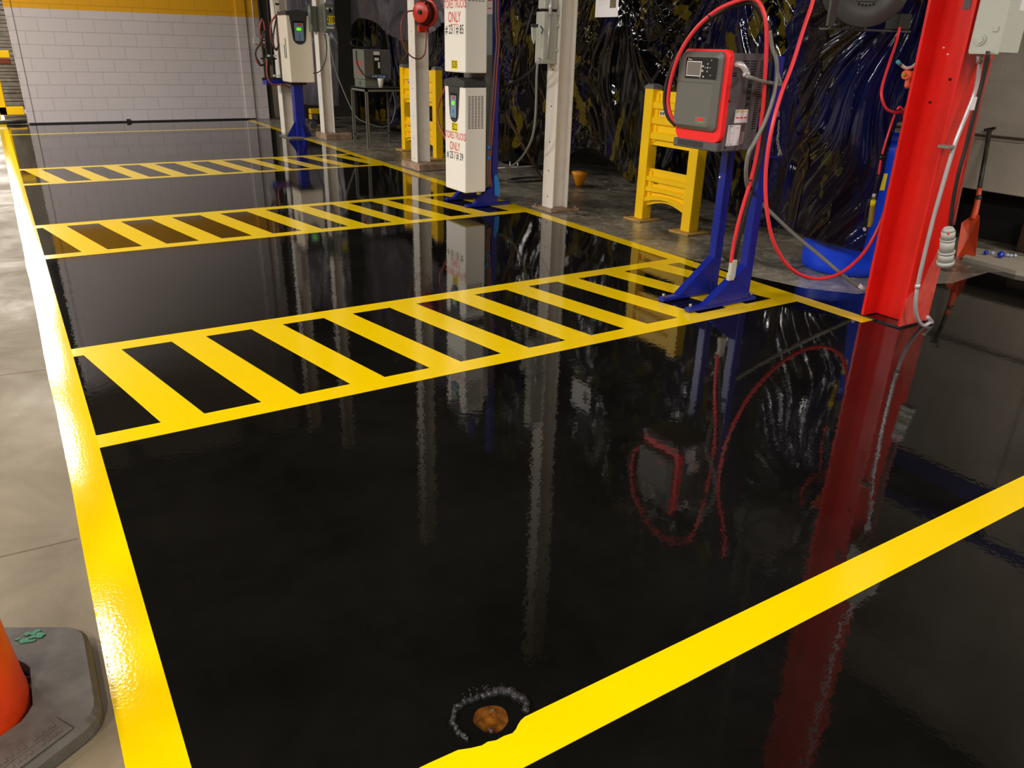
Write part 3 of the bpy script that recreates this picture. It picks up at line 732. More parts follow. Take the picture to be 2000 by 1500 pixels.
def cable(name, P, r, m, label, cat, grp=None, sub=8, n=10):
    mb = MB(); mb.tube([at(u, v, Y=y) for u, v, y in P], r, n, sub); return tag(mb.build(name, m), label, cat, grp)
e1 = e0 + Vector((.033, -.049, -.048))
mb = MB(); mb.tube([e1, at(1462, 150, Y=2.90), at(1485, 158, Y=2.90), at(1510, 163, Y=2.93), at(1524, 165, Y=2.96), at(1520, 148, Y=3.0), at(1512, 120, Y=3.05), at(1509, 96, Y=3.09)], .0105, 10, 8)
tag(mb.build('flexible_conduit', M_CGRY), 'grey flexible conduit leaving the silver elbow on the charger side', 'conduit')
P = [(1503, 60, 2.96), (1508, 92, 2.95), (1516, 115, 2.93), (1517, 145, 2.92), (1510, 190, 2.90), (1495, 235, 2.90), (1475, 275, 2.90), (1462, 300, 2.90), (1457, 335, 2.92), (1460, 365, 2.97), (1470, 382, 3.08), (1487, 397, 3.10), (1545, 452, 2.98), (1600, 498, 2.86), (1650, 540, 2.74), (1690, 568, 2.66)]
cable('flexible_conduit', P, .011, M_CGRY, 'long grey flexible conduit drooping from the charger to the floor by the red column', 'conduit')
mb = MB(); mb.cyl(at(1678, 557, Y=2.68), at(1690, 568, Y=2.655), .013, 10); o = mb.build('conduit_tip', M_FOAM, bpy.data.objects['flexible_conduit.001'])
LOOP = [(1324, 243, 3.33), (1310, 225, 3.36), (1305, 195, 3.38), (1312, 150, 3.36), (1330, 100, 3.30), (1360, 55, 3.22), (1400, 20, 3.12), (1440, 2, 3.05), (1470, -3, 3.0), (1487, 12, 2.96), (1496, 45, 2.93), (1497, 95, 2.92), (1494, 150, 2.92), (1491, 200, 2.92), (1484, 260, 2.93), (1478, 300, 2.93), (1467, 350, 2.94), (1452, 400, 2.95), (1440, 445, 2.96), (1431, 490, 2.97), (1428, 512, 2.975)]
t = thing('charging_cable', 'pair of red and black cables looping over the grey and red charger', 'cable', tuple(at(1430, 545, Y=2.975)))
mb = MB(); mb.tube([at(u, v, Y=y) for u, v, y in LOOP], .0105, 12, 8); mb.build('red_cable', M_CREDC, t)
LB = [(1320, 246, 3.345), (1303, 225, 3.38), (1298, 190, 3.40), (1306, 148, 3.385), (1327, 103, 3.33), (1358, 60, 3.25), (1400, 28, 3.15), (1440, 10, 3.07), (1470, 8, 3.02), (1486, 30, 3.0), (1502, 55, 2.97), (1507, 100, 2.955), (1503, 150, 2.955), (1499, 200, 2.955), (1493, 260, 2.955), (1488, 300, 2.955), (1475, 350, 2.96), (1461, 400, 2.965), (1449, 445, 2.97), (1438, 490, 2.975), (1434, 512, 2.98)]
mb = MB(); mb.tube([at(u, v, Y=y) for u, v, y in LB], .0100, 12, 8); mb.build('black_cable', M_CBLK, t)
mb = MB()
for (u, v, y) in ((1385, 33, 3.15), (1466, 352, 2.94)):
    q = at(u, v, Y=y); i = min(range(len(LOOP)), key=lambda k: (LOOP[k][0] - u) ** 2 + (LOOP[k][1] - v) ** 2)
    a_, b_ = at(*LOOP[max(i - 1, 0)][:2], Y=y), at(*LOOP[min(i + 1, len(LOOP) - 1)][:2], Y=y); d = (b_ - a_).normalized()
    mb.cyl(q - d * .004, q + d * .004, .0105, 12)
mb.build('cable_tie', M_CBLK, t)
a, b = at(1433, 507, Y=2.975), at(1428, 543, Y=2.975)
mb = MB(); c = (a + b) / 2; mb.box(c.x - .024, c.x + .022, c.y - .013, c.y + .013, b.z, a.z, .005); mb.box(c.x - .030, c.x + .015, c.y - .0135, c.y + .0135, b.z - .012, b.z + .03, .004)
mb.build('plug', mat('grey_white_plug', s2l((196, 192, 180)), .5), t, 'pale grey rectangular plug')

# air hose loop with red hose (reel to column)
t = thing('thick_red_cable', 'thick red cable hanging in a deep loop between the grey charger and the red column', 'cable', tuple(at(1590, 543, Y=2.70)))
mb = MB(); mb.tube([at(u, v, Y=y) for u, v, y in ((1592, -45, 2.85), (1588, 0, 2.84), (1570, 55, 2.82), (1548, 125, 2.80), (1527, 180, 2.78), (1510, 240, 2.76), (1499, 300, 2.75), (1495, 360, 2.74), (1499, 420, 2.72), (1512, 475, 2.70), (1540, 520, 2.68), (1575, 541, 2.67), (1612, 543, 2.66), (1650, 528, 2.65), (1690, 490, 2.65), (1722, 430, 2.64), (1740, 370, 2.62), (1752, 320, 2.62), (1775, 240, 2.62), (1800, 150, 2.62))], .0102, 12, 8)
mb.build('cable', M_CREDC, t)
t = thing('red_air_hose', 'shiny red air hose knotted beside the red column, ending in a brass blow gun', 'hose', tuple(at(1692, 450, Y=2.62)))
mb = MB(); mb.tube([at(u, v, Y=y) for u, v, y in ((1757, 54, 2.80), (1750, 85, 2.76), (1738, 120, 2.70), (1724, 165, 2.64), (1722, 190, 2.61), (1731, 212, 2.60), (1746, 219, 2.60), (1760, 218, 2.60), (1768, 212, 2.61), (1776, 200, 2.62))], .0075, 10, 8)
mb.tube([at(u, v, Y=y) for u, v, y in ((1752, 214, 2.58), (1758, 209, 2.57), (1764, 220, 2.585), (1766, 240, 2.60), (1763, 262, 2.62))], .0065, 10, 6)
mb.tube([at(u, v, Y=y) for u, v, y in ((1748, 222, 2.62), (1740, 245, 2.63), (1729, 280, 2.63), (1721, 310, 2.63), (1716, 342, 2.63))], .0062, 10, 6)
mb.build('hose', M_CREDC, t)
mb = MB(); mb.cyl(at(1723, 302, Y=2.63), at(1719, 312, Y=2.63), .014, 14); mb.tube([at(u, v, Y=2.63) for u, v in ((1716, 342), (1711, 362), (1708, 380))], .0078, 10, 4); mb.build('hose_collar', M_BLACKP, t)
t2 = t
mb = MB(); mb.cyl(at(1708, 378, Y=2.63), at(1706, 386, Y=2.63), .010, 12); mb.build('swivel', M_GALV, t2)
mb = MB(); mb.tube([at(u, v, Y=2.63) for u, v in ((1706, 388), (1703, 410), (1701, 430), (1697, 444))], .013, 12, 4, radii=lambda s: .011 + .004 * math.sin(s * PI)); mb.build('gun_body', M_BRASS, t2)
mb = MB(); mb.cyl(at(1706, 391, Y=2.63), at(1704, 402, Y=2.63), .0145, 12); mb.build('gun_label', M_YLAB, t2, 'yellow band on the blow gun')
mb = MB(); mb.tube([at(u, v, Y=2.625) for u, v in ((1699, 386), (1693, 405), (1690, 425), (1691, 445))], .0055, 8, 4); mb.build('gun_lever', M_BLACKP, t2)
mb = MB(); c = at(1688, 448, Y=2.62); mb.cyl(c + Vector((-.004, -.006, 0)), c + Vector((.012, .01, .003)), .009, 12); mb.build('gun_tip', M_GALV, t2)

# chain beside the stand
t = thing('chain', 'thin steel chain with a wedge tag hanging behind the charger stand', 'chain', tuple(at(1522, 303, Y=3.12)))
mb = MB(); P = [at(u, v, Y=3.12) for u, v in ((1520, 205), (1521, 240), (1520, 262), (1518, 270), (1520, 285), (1523, 296))]
tot = 11
for k in range(tot):
    s = k / (tot - 1) * (len(P) - 1); i = min(int(s), len(P) - 2); q = P[i].lerp(P[i + 1], s - i)
    a = k % 2; dx = Vector((.0055, 0, 0)) if a else Vector((.002, .005, 0))
    L = Vector((0, 0, .0145))
    mb.tube([q + L, q + L * .6 + dx, q - L * .6 + dx, q - L, q - L * .6 - dx, q + L * .6 - dx], .0016, 6, 3, closed=True)
mb.build('links', M_GALV, t)
mb = MB(); q = at(1523, 302, Y=3.12); mb.prism([(-.006, .02), (.006, .02), (.016, -.004), (-.016, -.004)], -.006, .006, Matrix(((1, 0, 0, q.x), (0, 0, -1, q.y), (0, 1, 0, q.z), (0, 0, 0, 1)))); mb.build('wedge_tag', M_CGRY, t)
mb = MB(); q = at(1509, 303, Y=3.12); mb.box(q.x - .07, q.x + .05, 3.10, 3.16, q.z - .012, q.z - .006); mb.box(3.59, 3.62, 3.05, 3.13, q.z - .02, q.z + .2)
mb.build('bracket', M_BLUE, bpy.data.objects['charger_stand'])

# ------------------------------------------------------------------ wall-type chargers (local: front -Y, side +X)
def wall_charger(name, label, w, d, h, loc, rz, face, group=None):
    """body with a dark U-shaped display pocket. Local frame: x 0..w, front at y=0 (looks to -Y), depth to y=d, z 0..h"""
    t = thing(name, label, 'battery charger', loc, group, rz)
    mb = MB(); mb.box(0, w, 0, d, 0, h, .012, 2); mb.build('casing', M_CREAM if face == 'beige' else M_CREAM2, t, local=True)
    mb = MB(); cap = h
    M = Matrix(((1, 0, 0, 0), (0, 1, 0, 0), (0, 0, 1, 0), (0, 0, 0, 1)))
    # dark arched top cap
    prof = [(.0, 0)] + [(w * k / 12, .045 + .025 * math.sin(PI * k / 12)) for k in range(13)] + [(w, 0)]
    mb.prism([(a, b) for a, b in prof[1:-1]] + [(w, -.004), (0, -.004)], -d + .01, .006, Matrix(((1, 0, 0, 0), (0, 0, -1, 0), (0, 1, 0, h - .006), (0, 0, 0, 1))))
    mb.build('top_cap', M_DGREY, t, local=True)
    fr = FY(0, 0, 0); uw = w * (.66 if face == 'beige' else .50); c = w * .48; dh = (.42 if face == 'beige' else .33) * h
    U = [(c - uw / 2 * 1.06, h - .008)]
    for k in range(9):
        a = PI + PI * k / 8; U.append((c + uw * .40 * math.cos(a) * (1.0), h - dh * .80 + uw * .36 * math.sin(a)))
    U.append((c + uw / 2 * 1.06, h - .008))
    mb = MB(); mb.poly(fr, U, .006, 0, .0); mb.build('display_pocket', M_DGREY, t, local=True)
    mb = MB(); mb.poly(fr, [(c - uw * .34 + a, h - dh * .93 + b) for a, b in rrect(uw * .68, dh * .72, .02)], .004, .005); mb.build('display_bezel', M_BLACKP, t, local=True)
    mb = MB(); mb.plate(fr, c - uw * .28, c + uw * .28, h - dh * .90, h - dh * .28, .002, .009); k_ = mb.build('keypad', M_SCR2, t, local=True)
    mb = MB(); mb.plate(fr, c - uw * .15, c + uw * .13, h - dh * .54, h - dh * .44, .0012, .0112); mb.build('green_readout', M_GLOW, t, 'lit green readout', local=True)
    mb = MB(); mb.plate(fr, c - uw * .1, c + uw * .16, h - dh * .36, h - dh * .31, .0012, .0112); mb.build('red_print', M_REDL, t, local=True)
    mb = MB(); q = fr[0] + fr[1] * c + fr[2] * (h - dh * .72) + fr[3] * .0112
    mb.cyl(q, q + fr[3] * .0012, .016, 16); mb.cyl(q + Vector((0, 0, -.04)), q + Vector((0, -.0012, -.04)), .012, 16); mb.build('button', M_BLUET, t, local=True)
    sr = (Vector((w, 0, 0)), Vector((0, 1, 0)), Vector((0, 0, 1)), Vector((1, 0, 0)))
    if face == 'white':
        mb = MB()
        for i in range(5):
            for k in range(22): mb.plate(sr, .03 + i * .032, .053 + i * .032, h - .085 - k * .0125, h - .078 - k * .0125, .001)
        mb.build('side_grille', mat('grille_grey', s2l((120, 112, 102)), .6), t, local=True)
    if face == 'beige':
        sl = (Vector((0, d, 0)), Vector((0, -1, 0)), Vector((0, 0, 1)), Vector((-1, 0, 0)))
        mb = MB()
        for k in range(2): mb.plate(sl, d - .20 + k * .07, d - .17 + k * .07, h * .36, h * .66, .001)
        mb.build('side_slot', M_SLOT, t, local=True)
        mb = MB(); mb.plate(sl, .06, d - .14, h * .56, h * .9, .004, 0, .001); mb.plate(sl, .06, d - .06, h * .1, h * .3, .003, 0, .001); mb.build('side_panel', M_CREAM, t, local=True)
    return t
# white pair on the blue stand; local rotated by -90 deg: front looks to -X
XW, YW = 3.42, 6.58
def white_unit(z, label):
    return wall_charger('white_charger', label, .38, .215, .90, (XW, YW, z), -PI / 2, 'white', 'white chargers stacked on one blue stand')
up = white_unit(1.155, 'upper of the two stacked white chargers, lettered B28 at its foot')
lo = white_unit(.15, 'lower of the two stacked white chargers, with a side grille and lettered B22')
fr = FY(0, 0, 0)
def lines(t, items):
    for body, size, v, m, sx, *nm in items:
        text(body, size, fr, .19, v, m, t, local=True, sx=sx, bold=.0008)
lines(up, [('STORES TRUCKS', .088, .53, M_REDL, .62), ('ONLY', .115, .43, M_REDL, .72), ('# 23 / # 85', .10, .335, M_BLKL, .72)])
lines(lo, [('STORES TRUCKS', .084, .478, M_REDL, .62), ('ONLY', .10, .385, M_REDL, .72), ('# 25 / # 39', .088, .305, M_BLKL, .78)])
for t, v, s in ((up, .062, 'B28'), (lo, .553, 'B22')):
    mb = MB(); mb.plate(fr, .13, .25, v - .036, v + .036, .001); o = mb.build('yellow_label', M_YLAB, t, local=True)
    text(s, .08, (fr[0] + fr[3] * .0012, fr[1], fr[2], fr[3]), .19, v, M_BLKL, t, local=True, sx=.72, bold=.0005)
for t, v in ((up, .375), (lo, .335)):
    mb = MB(); mb.plate(fr, .12, .26, v, v + .005, .001); mb.build('underline', M_REDL, t, local=True)
# stand of the white pair
t = thing('charger_stand', 'blue steel stand carrying the two white chargers, tape strip at its foot', 'stand', (3.7, 6.45, 0))
for y_ in (6.29, 6.68):
    mb = MB(); mb.box(3.735, 3.80, y_ - .03, y_ + .03, .03, 2.6, .004); mb.build('upright', M_BLUE, t)
    mb = MB(); foot_bar(mb, 3.47, 3.95, y_); mb.build('foot', M_BLUE, t)
    mb = MB(); gusset(mb, 3.55, 3.737, y_, .028, .19, .05); mb.build('gusset', M_BLUE, t)
mb = MB(); mb.box(3.66, 3.735, 6.27, 6.66, .2, 2.0, .003); mb.build('back_panel', M_GREYP, t)
mb = MB(); mb.plate(FY(3.66, 6.27, 0), .012, .060, 1.30, 1.9, .002); mb.build('side_strip', mat('blue_grey_panel', s2l((150, 160, 165)), .4), t)
mb = MB(); mb.plate(FY(3.66, 6.27, 0), .010, .062, 1.62, 1.95, .003); mb.build('yellow_white_label', M_WHITE, t)
mb = MB()
for z in (1.66, 1.72): mb.plate(FY(3.66, 6.27, 0), .014, .052, z, z + .008, .004)
mb.build('red_stripe', M_REDL, t)
mb = MB(); mb.prism([(0, 0), (.055, -.01), (.045, .12), (.012, .20), (-.012, .17)], 0, .004, Matrix(((1, 0, 0, 3.765), (0, 0, -1, 6.256), (0, 1, 0, .10), (0, 0, 0, 1)))); mb.build('tape_strip', M_BLUET, t, 'bright blue tape strip')
t = thing('charger_cables', 'pair of reddish cables tied down the blue post of the white chargers', 'cable', tuple(at(955, 370, Y=6.22)))
for dx in (0, 6):
    mb = MB(); mb.tube([at(u + dx * .8, v, Y=6.23) for u, v in ((968, -20), (968, 40), (970, 80), (966, 130), (962, 190), (958, 240), (954, 300), (952, 335), (955, 365))], .0085, 8, 5); mb.build('cable', M_CREDD if dx else mat('brown_cable', s2l((120, 88, 78)), .5), t)
mb = MB()
for v in (287, 308): mb.cyl(at(952, v, Y=6.225), at(957, v + 2, Y=6.225), .016, 8)
mb.build('blue_tie', M_BLUET, t)
cable('power_cable', [(872, 165, 6.62), (862, 190, 6.70), (855, 215, 6.76), (857, 240, 6.74), (866, 262, 6.66), (874, 280, 6.62)], .009, M_CREDD, 'brown cable bowing out behind the left side of the white chargers', 'cable')

# beige charger on the far blue post
t = thing('charger_stand', 'far blue steel post on a wide plate under the beige charger', 'stand', (3.95, 12.35, 0))
mb = MB(); mb.box(3.85, 3.99, 12.33, 12.47, .012, .80, .005); mb.build('upright', M_BLUE, t)
mb = MB(); mb.box(3.66, 4.115, 12.14, 12.66, 0, .014, .003); mb.build('base_plate', mat('rubbed_plate', s2l((120, 112, 96)), .5), t)
mb = MB()
gusset(mb, 3.70, 3.852, 12.40, .012, .24, .012); gusset(mb, 4.10, 3.988, 12.40, .012, .24, .012)
M = Matrix(((0, 0, 1, 3.914), (1, 0, 0, 0), (0, 1, 0, 0), (0, 0, 0, 1)))
mb.prism([(12.17, .012), (12.332, .012), (12.332, .24)], 0, .012, M); mb.build('gusset', M_BLUE, t)
mb = MB(); mb.box(3.80, 4.05, 12.30, 12.70, .765, .80, .004); mb.build('bracket', M_BLACKP, t)
beige = wall_charger('beige_charger', 'beige charger with a lit green readout on the far blue post', .37, .42, .92, (3.785, 12.22, .80), 0, 'beige')
mb = MB(); mb.plate(FY(0, 0, 0), .26, .365, .86, .90, .002); mb.build('corner', M_CREAM, beige, local=True)

# cable rack left of the beige charger
t = thing('cable_rack', 'dark strut rack hung with coiled red and black cables beside the beige charger', 'cable rack', (3.70, 12.95, 0))
mb = MB(); mb.box(3.60, 3.63, 12.93, 12.96, .78, 2.5, .003); mb.box(3.74, 3.77, 12.93, 12.96, .78, 2.5, .003); mb.box(3.55, 3.85, 12.90, 12.93, .80, .84, .004); mb.box(3.56, 3.80, 12.90, 12.93, 1.10, 1.125); mb.build('strut', M_FLEECE, t)
mb = MB(); mb.box(3.58, 3.86, 12.80, 13.02, .74, .81, .006); mb.build('bracket', M_BLUE, t)
for i, (P, m) in enumerate((
    ([(513, 37), (507, 55), (511, 78), (520, 98), (519, 118), (510, 128), (501, 118), (500, 100), (508, 82), (517, 68)], M_CREDD),
    ([(540, 30), (530, 45), (530, 75), (537, 95), (544, 88), (545, 60), (541, 38)], M_CREDD),
    ([(516, 60), (508, 85), (499, 100), (502, 115), (512, 128), (520, 112), (519, 90)], M_CBLK),
    ([(541, 34), (535, 60), (534, 85), (540, 98), (546, 80), (545, 50)], M_CBLK),
    ([(521, 115), (521, 140), (525, 158), (535, 166), (550, 165), (565, 170), (585, 180), (592, 160)], M_CREDD))):
    mb = MB(); mb.tube([at(u, v, Y=12.75 - .02 * i) for u, v in P], .013, 8, 6, closed=i < 4); mb.build('cable_coil' if i < 4 else 'cable_tail', m, t)
mb = MB()
for (u, v) in ((517, 76), (517, 83), (525, 109), (537, 109), (536, 148), (544, 148)):
    q = at(u, v, Y=12.88); mb.box(q.x - .02, q.x + .02, q.y - .01, q.y + .01, q.z - .015, q.z + .015, .004)
mb.build('clip', M_FOAM, t)
# conduit and small box on the block wall
t = thing('wall_conduit', 'thin white conduit with a small outlet box on the block wall near its right end', 'conduit', tuple(at(498, 80, Y=WB)))
q = at(500, 79, Y=WB - .03)
mb = MB(); mb.cyl((q.x - .01, WB - .045, q.z + .03), (q.x - .01, WB - .045, 3.4), .011, 8); mb.build('pipe', M_POST, t)
mb = MB(); mb.box(q.x - .06, q.x + .055, WB - .09, WB - .03, q.z - .06, q.z + .05, .006); mb.build('outlet_box', M_BOXG, t)
# brown round bin beside the end of the wall
mb = MB(); c = at(545, 232, Z=0); mb.lathe([(.001, .0), (.07, 0), (.10, .03), (.11, .12), (.12, .9), (.11, .95), (.001, .96)], (c.x + .02, c.y - .05, 0), 24)
tag(mb.build('brown_bollard', M_BRWN), 'dark brown round post standing at the end of the block wall', 'bollard')
# strut with holes above beige charger
t = thing('slotted_strut', 'white slotted strut beside the farthest column above the beige charger', 'strut', tuple(at(540, 20, Y=12.9)))
mb = MB(); a, b = at(538, 6, Y=12.9), at(542, 28, Y=12.9); mb.box(a.x - .05, a.x + .05, 12.88, 12.9, a.z - .03, 2.6, .003); mb.box(a.x - .01, a.x + .05, 12.88, 12.9, b.z, a.z, .003); mb.build('channel', M_POST, t)
mb = MB(); q = at(539, 7, Y=12.879); mb.cyl(q, q + Vector((0, -.003, 0)), .012, 10); mb.build('hole', M_DARK, t)

# box 218
t = thing('disconnect_box', 'grey-green disconnect box numbered 218 on a white column', 'electrical box', (4.37, 11.9, 1.51))
q0, q1 = at(636, 63, Y=11.9), at(655, 8, Y=11.9)
bx0, bx1, bz0, bz1 = q0.x, q1.x - .02, q0.z, q1.z
mb = MB(); mb.box(bx0 - .0, bx1, 11.9, 12.02, bz0, bz1, .006); mb.build('housing', M_BOXD, t)
mb = MB(); f2 = FY(bx0, 11.9, bz0); W2 = bx1 - bx0; H2 = bz1 - bz0
mb.plate(f2, .012, W2 - .012, .03, H2 - .02, .005, 0, .002); mb.build('door', M_BOXD, t)
f3 = FY(bx0, 11.894, bz0)
mb = MB(); mb.plate(f3, .03, W2 - .03, H2 - .075, H2 - .05, .001); mb.plate(f3, .02, W2 - .02, .05, .075, .001); mb.plate(f3, .045, W2 - .03, .095, .108, .001); mb.build('white_label', M_WHITE, t)
mb = MB(); mb.plate(f3, .035, W2 - .006, .112, .218, .001); mb.build('number_label', M_YLAB, t, 'yellow number label')
text('218', .105, (f3[0] + f3[3] * .0012, f3[1], f3[2], f3[3]), W2 / 2 + .01, .165, M_BLKL, t, sx=.78, bold=.001)
mb = MB(); mb.plate(f3, W2 * .42, W2 * .62, .26, .32, .012); mb.build('switch', M_BLACKP, t)
mb = MB(); mb.cyl((bx0 + .05, 11.96, bz1), (bx0 + .05, 11.96, bz1 + .06), .022, 10); mb.cyl((bx0 + .05, 11.96, bz1 + .05), (bx0 + .05, 11.96, 2.6), .015, 8); mb.cyl((bx0 + .05, 11.96, bz0), (bx0 + .05, 11.96, bz0 - .04), .02, 10); mb.build('pipe_hub', M_GALV, t)
t = thing('disconnect_box', 'narrow dark grey box between the beige charger and the 218 column', 'electrical box', tuple(at(612, 60, Y=12.05)))
a, b = at(605, 62, Y=12.0), at(617, 12, Y=12.0)
mb = MB(); mb.box(a.x + .03, b.x + .03, 12.0, 12.12, a.z, b.z, .006); mb.build('housing', M_BOXD, t)
mb = MB(); mb.cyl((a.x + .02, 11.99, a.z + .1), (a.x + .01, 11.98, b.z + .03), .008, 6); mb.build('lever', M_GALVD, t)
cable('drop_cable', [(634, 66, 11.95), (638, 90, 11.93), (636, 115, 11.92), (630, 132, 11.92), (622, 141, 11.95), (612, 143, 12.05)], .008, M_CBLK, 'dark drop cable looping from under the 218 box to the beige charger', 'cable')
cable('drop_cable', [(644, 66, 11.95), (645, 90, 11.93), (651, 120, 11.9), (660, 150, 11.9), (672, 180, 11.85), (687, 213, 11.8), (700, 232, 11.75), (725, 243, 11.7), (750, 248, 11.7), (765, 238, 11.75), (772, 210, 11.8), (768, 180, 11.8)], .009, M_CGRY, 'grey flexible cable swinging from the 218 box under the table', 'cable')

# red hose reel on the white column
t = thing('hose_reel', 'small bright red hose reel on a white column', 'hose reel', tuple(at(822, 30, Y=8.58)))
c = at(822, 24, Y=8.46)
Mr = Matrix.Rotation(math.radians(90), 4, 'Y') @ Matrix.Rotation(0, 4, 'X'); Mr = Matrix.Rotation(math.radians(28), 4, 'Z') @ Matrix.Rotation(math.radians(90), 4, 'Y')
mb = MB(); mb.lathe([(.02, -.012), (.10, -.012), (.108, -.004), (.10, .004), (.06, .006), (.02, .012)], c, 32, Mr, True)
ax = (Mr @ Vector((0, 0, 1))); c2 = c + ax * .11; mb.lathe([(.02, -.006), (.14, -.006), (.15, .0), (.14, .006), (.02, .006)], c2, 32, Mr, True); mb.build('drum_disc', M_REDR, t)
mb = MB(); mb.lathe([(.11, .015), (.125, .03), (.12, .05), (.126, .065), (.11, .095)], c, 28, Mr); mb.build('wound_hose', mat('dark_red_hose', s2l((96, 40, 32)), .5), t)
mb = MB(); mb.cyl(c - ax * .035, c + ax * .0, .022, 14); mb.build('hub', M_BLACKP, t)
mb = MB(); q = c + ax * .06; mb.box(q.x - .07, q.x + .05, q.y - .01, q.y + .04, q.z - .20, q.z - .13, .004); mb.box(q.x - .015, q.x + .02, q.y + .02, q.y + .05, q.z - .20, q.z + .02, .004)
mb.build('bracket', M_REDR, t)
mb = MB(); mb.tube([at(u, v, Y=y) for u, v, y in ((806, 21, 8.46), (795, 24, 8.42), (785, 42, 8.40), (784, 66, 8.40), (790, 92, 8.40), (803, 110, 8.40), (818, 115, 8.40), (829, 106, 8.41), (832, 85, 8.44), (833, 55, 8.48))], .0075, 10, 8); mb.build('hose_end', M_CREDD, t)
mb = MB(); mb.tube([at(u, v, Y=8.5) for u, v in ((842, 46), (847, 52), (850, 59))], .012, 10, 3); mb.build('nozzle', M_GALV, t)

# ------------------------------------------------------------------ electrical box on the near white column
t = thing('disconnect_box', 'tall light grey box with a lever handle on the left of a white column', 'electrical box', (4.08, 5.9, 1.24))
mb = MB(); mb.box(3.975, 4.118, 5.86, 5.98, 1.245, 1.645, .006); mb.box(3.985, 4.118, 5.87, 5.97, 1.665, 2.2, .006); mb.build('housing', M_BOXG, t)
mb = MB(); mb.box(3.99, 4.118, 5.885, 5.96, 1.643, 1.667); mb.build('gap', M_BLACKP, t)
mb = MB()
for z in (1.34, 1.53, 1.62, 1.75): mb.box(4.108, 4.124, 5.845, 5.865, z, z + .025, .002)
mb.build('hinge', M_BOXG, t)
Ml = Matrix(((1, 0, 0, 0), (0, 0, -1, 5.852), (0, 1, 0, 0), (0, 0, 0, 1)))
q = at(1043, 50, Y=5.85)
mb = MB(); mb.prism([(q.x - .022, q.z), (q.x + .022, q.z), (q.x + .018, q.z - .09), (q.x + .006, q.z - .135), (q.x - .012, q.z - .10)], -.01, .008, Ml); mb.build('lever', M_BOXG, t)
mb = MB(); mb.box(q.x - .034, q.x + .034, 5.835, 5.848, q.z - .012, q.z + .012, .003); mb.tube([at(u, v, Y=5.845) for u, v in ((1056, 51), (1060, 58), (1057, 66))], .006, 6, 4); mb.build('lever_bracket', M_DGREY, t)
mb = MB(); mb.tube([(4.03, 5.845, 1.62), (4.02, 5.84, 1.68), (4.04, 5.85, 1.73)], .014, 8, 4); mb.cyl((4.03, 5.85, 1.62), (4.015, 5.848, 1.29), .008, 8); q = at(1052, 119, Y=5.84); mb.cyl(q + Vector((.02, .02, .012)), q + Vector((-.016, -.01, -.012)), .018, 12)
mb.build('elbow_fitting', M_GALV, t)
cable('drop_cable', [(1050, 122, 5.84), (1048, 150, 5.84), (1047, 200, 5.84), (1044, 245, 5.86), (1037, 275, 5.95), (1024, 300, 6.1), (1008, 318, 6.25), (990, 328, 6.35), (975, 333, 6.4)], .010, M_CGRY, 'grey flexible cable dropping from the lever-handled box to the floor', 'cable')
cable('drop_cable', [(1048, 124, 5.86), (1035, 140, 5.95), (1015, 155, 6.1), (995, 166, 6.25), (980, 173, 6.35)], .012, M_CBLK, 'short dark cable slanting from the lever-handled box to the blue stand', 'cable')
t = thing('black_rod', 'slanted black rod leaning from the lever-handled box to the blue stand', 'rod', tuple(at(985, 205, Y=6.36)))
mb = MB(); mb.cyl(at(1042, 12, Y=6.0), at(1002, 160, Y=6.3), .009, 8, .012); mb.cyl(at(1002, 158, Y=6.3), at(985, 205, Y=6.36), .02, 8, .024); mb.build('shaft', M_CBLK, t)
mb = MB(); q = at(997, 160, Y=6.27); mb.box(q.x - .02, q.x + .02, q.y - .02, q.y + .0, q.z - .015, q.z + .015, .004); mb.build('tag', M_GREYP, t)
mb = MB(); q = at(972, 226, Y=6.33); mb.box(q.x - .03, q.x + .04, 6.24, 6.32, q.z - .06, q.z + .03, .006); mb.build('clamp', M_BLACKP, bpy.data.objects['charger_stand.001'])
a, b = at(987, 222, Y=6.45), at(1060, 352, Z=.02)
mb = MB(); mb.cyl(a, b, .013, 8); tag(mb.build('wooden_stick', M_WOOD), 'brown wooden stick leaning behind the white chargers beside the white column', 'stick')
t = thing('floor_pipe', 'thin pale pipe with small valves lying on the floor behind the white chargers', 'pipe', tuple(at(1000, 327, Z=.03)))
a, b = at(960, 329, Z=.05), at(1085, 322, Z=.05)
mb = MB(); mb.cyl(a, b, .009, 8); mb.build('pipe', M_GALV, t)
mb = MB()
for k in (.28, .40): q = a.lerp(b, k); mb.cyl(q + Vector((0, 0, -.05)), q + Vector((0, 0, .07)), .010, 8)
mb.build('valve', M_GALVD, t)
t = thing('amber_wedge', 'amber plastic wedge-shaped cap on the floor beyond the white column', 'cap', tuple(at(1131, 358, Z=0)))
c = at(1131, 358, Z=0)
c = at(1131, 364, Z=0); mb = MB(); mb.lathe([(.001, .0), (.035, .005), (.055, .06), (.078, .12), (.090, .155), (.001, .16)], c, 24); mb.build('cap', M_TORNG, t)
mb = MB()
def coil(pts, name, label, r=.012):
    mb = MB(); mb.tube(pts, r, 8, 5, closed=True); return tag(mb.build(name, M_CBLK), label, 'hose')
c = at(1035, 350, Z=.014); coil([c + Vector((.26 * math.cos(a), .12 * math.sin(a), 0)) for a in [2 * PI * k / 12 for k in range(12)]], 'coiled_hose', 'dark hose ring lying on the floor left of the near white column')

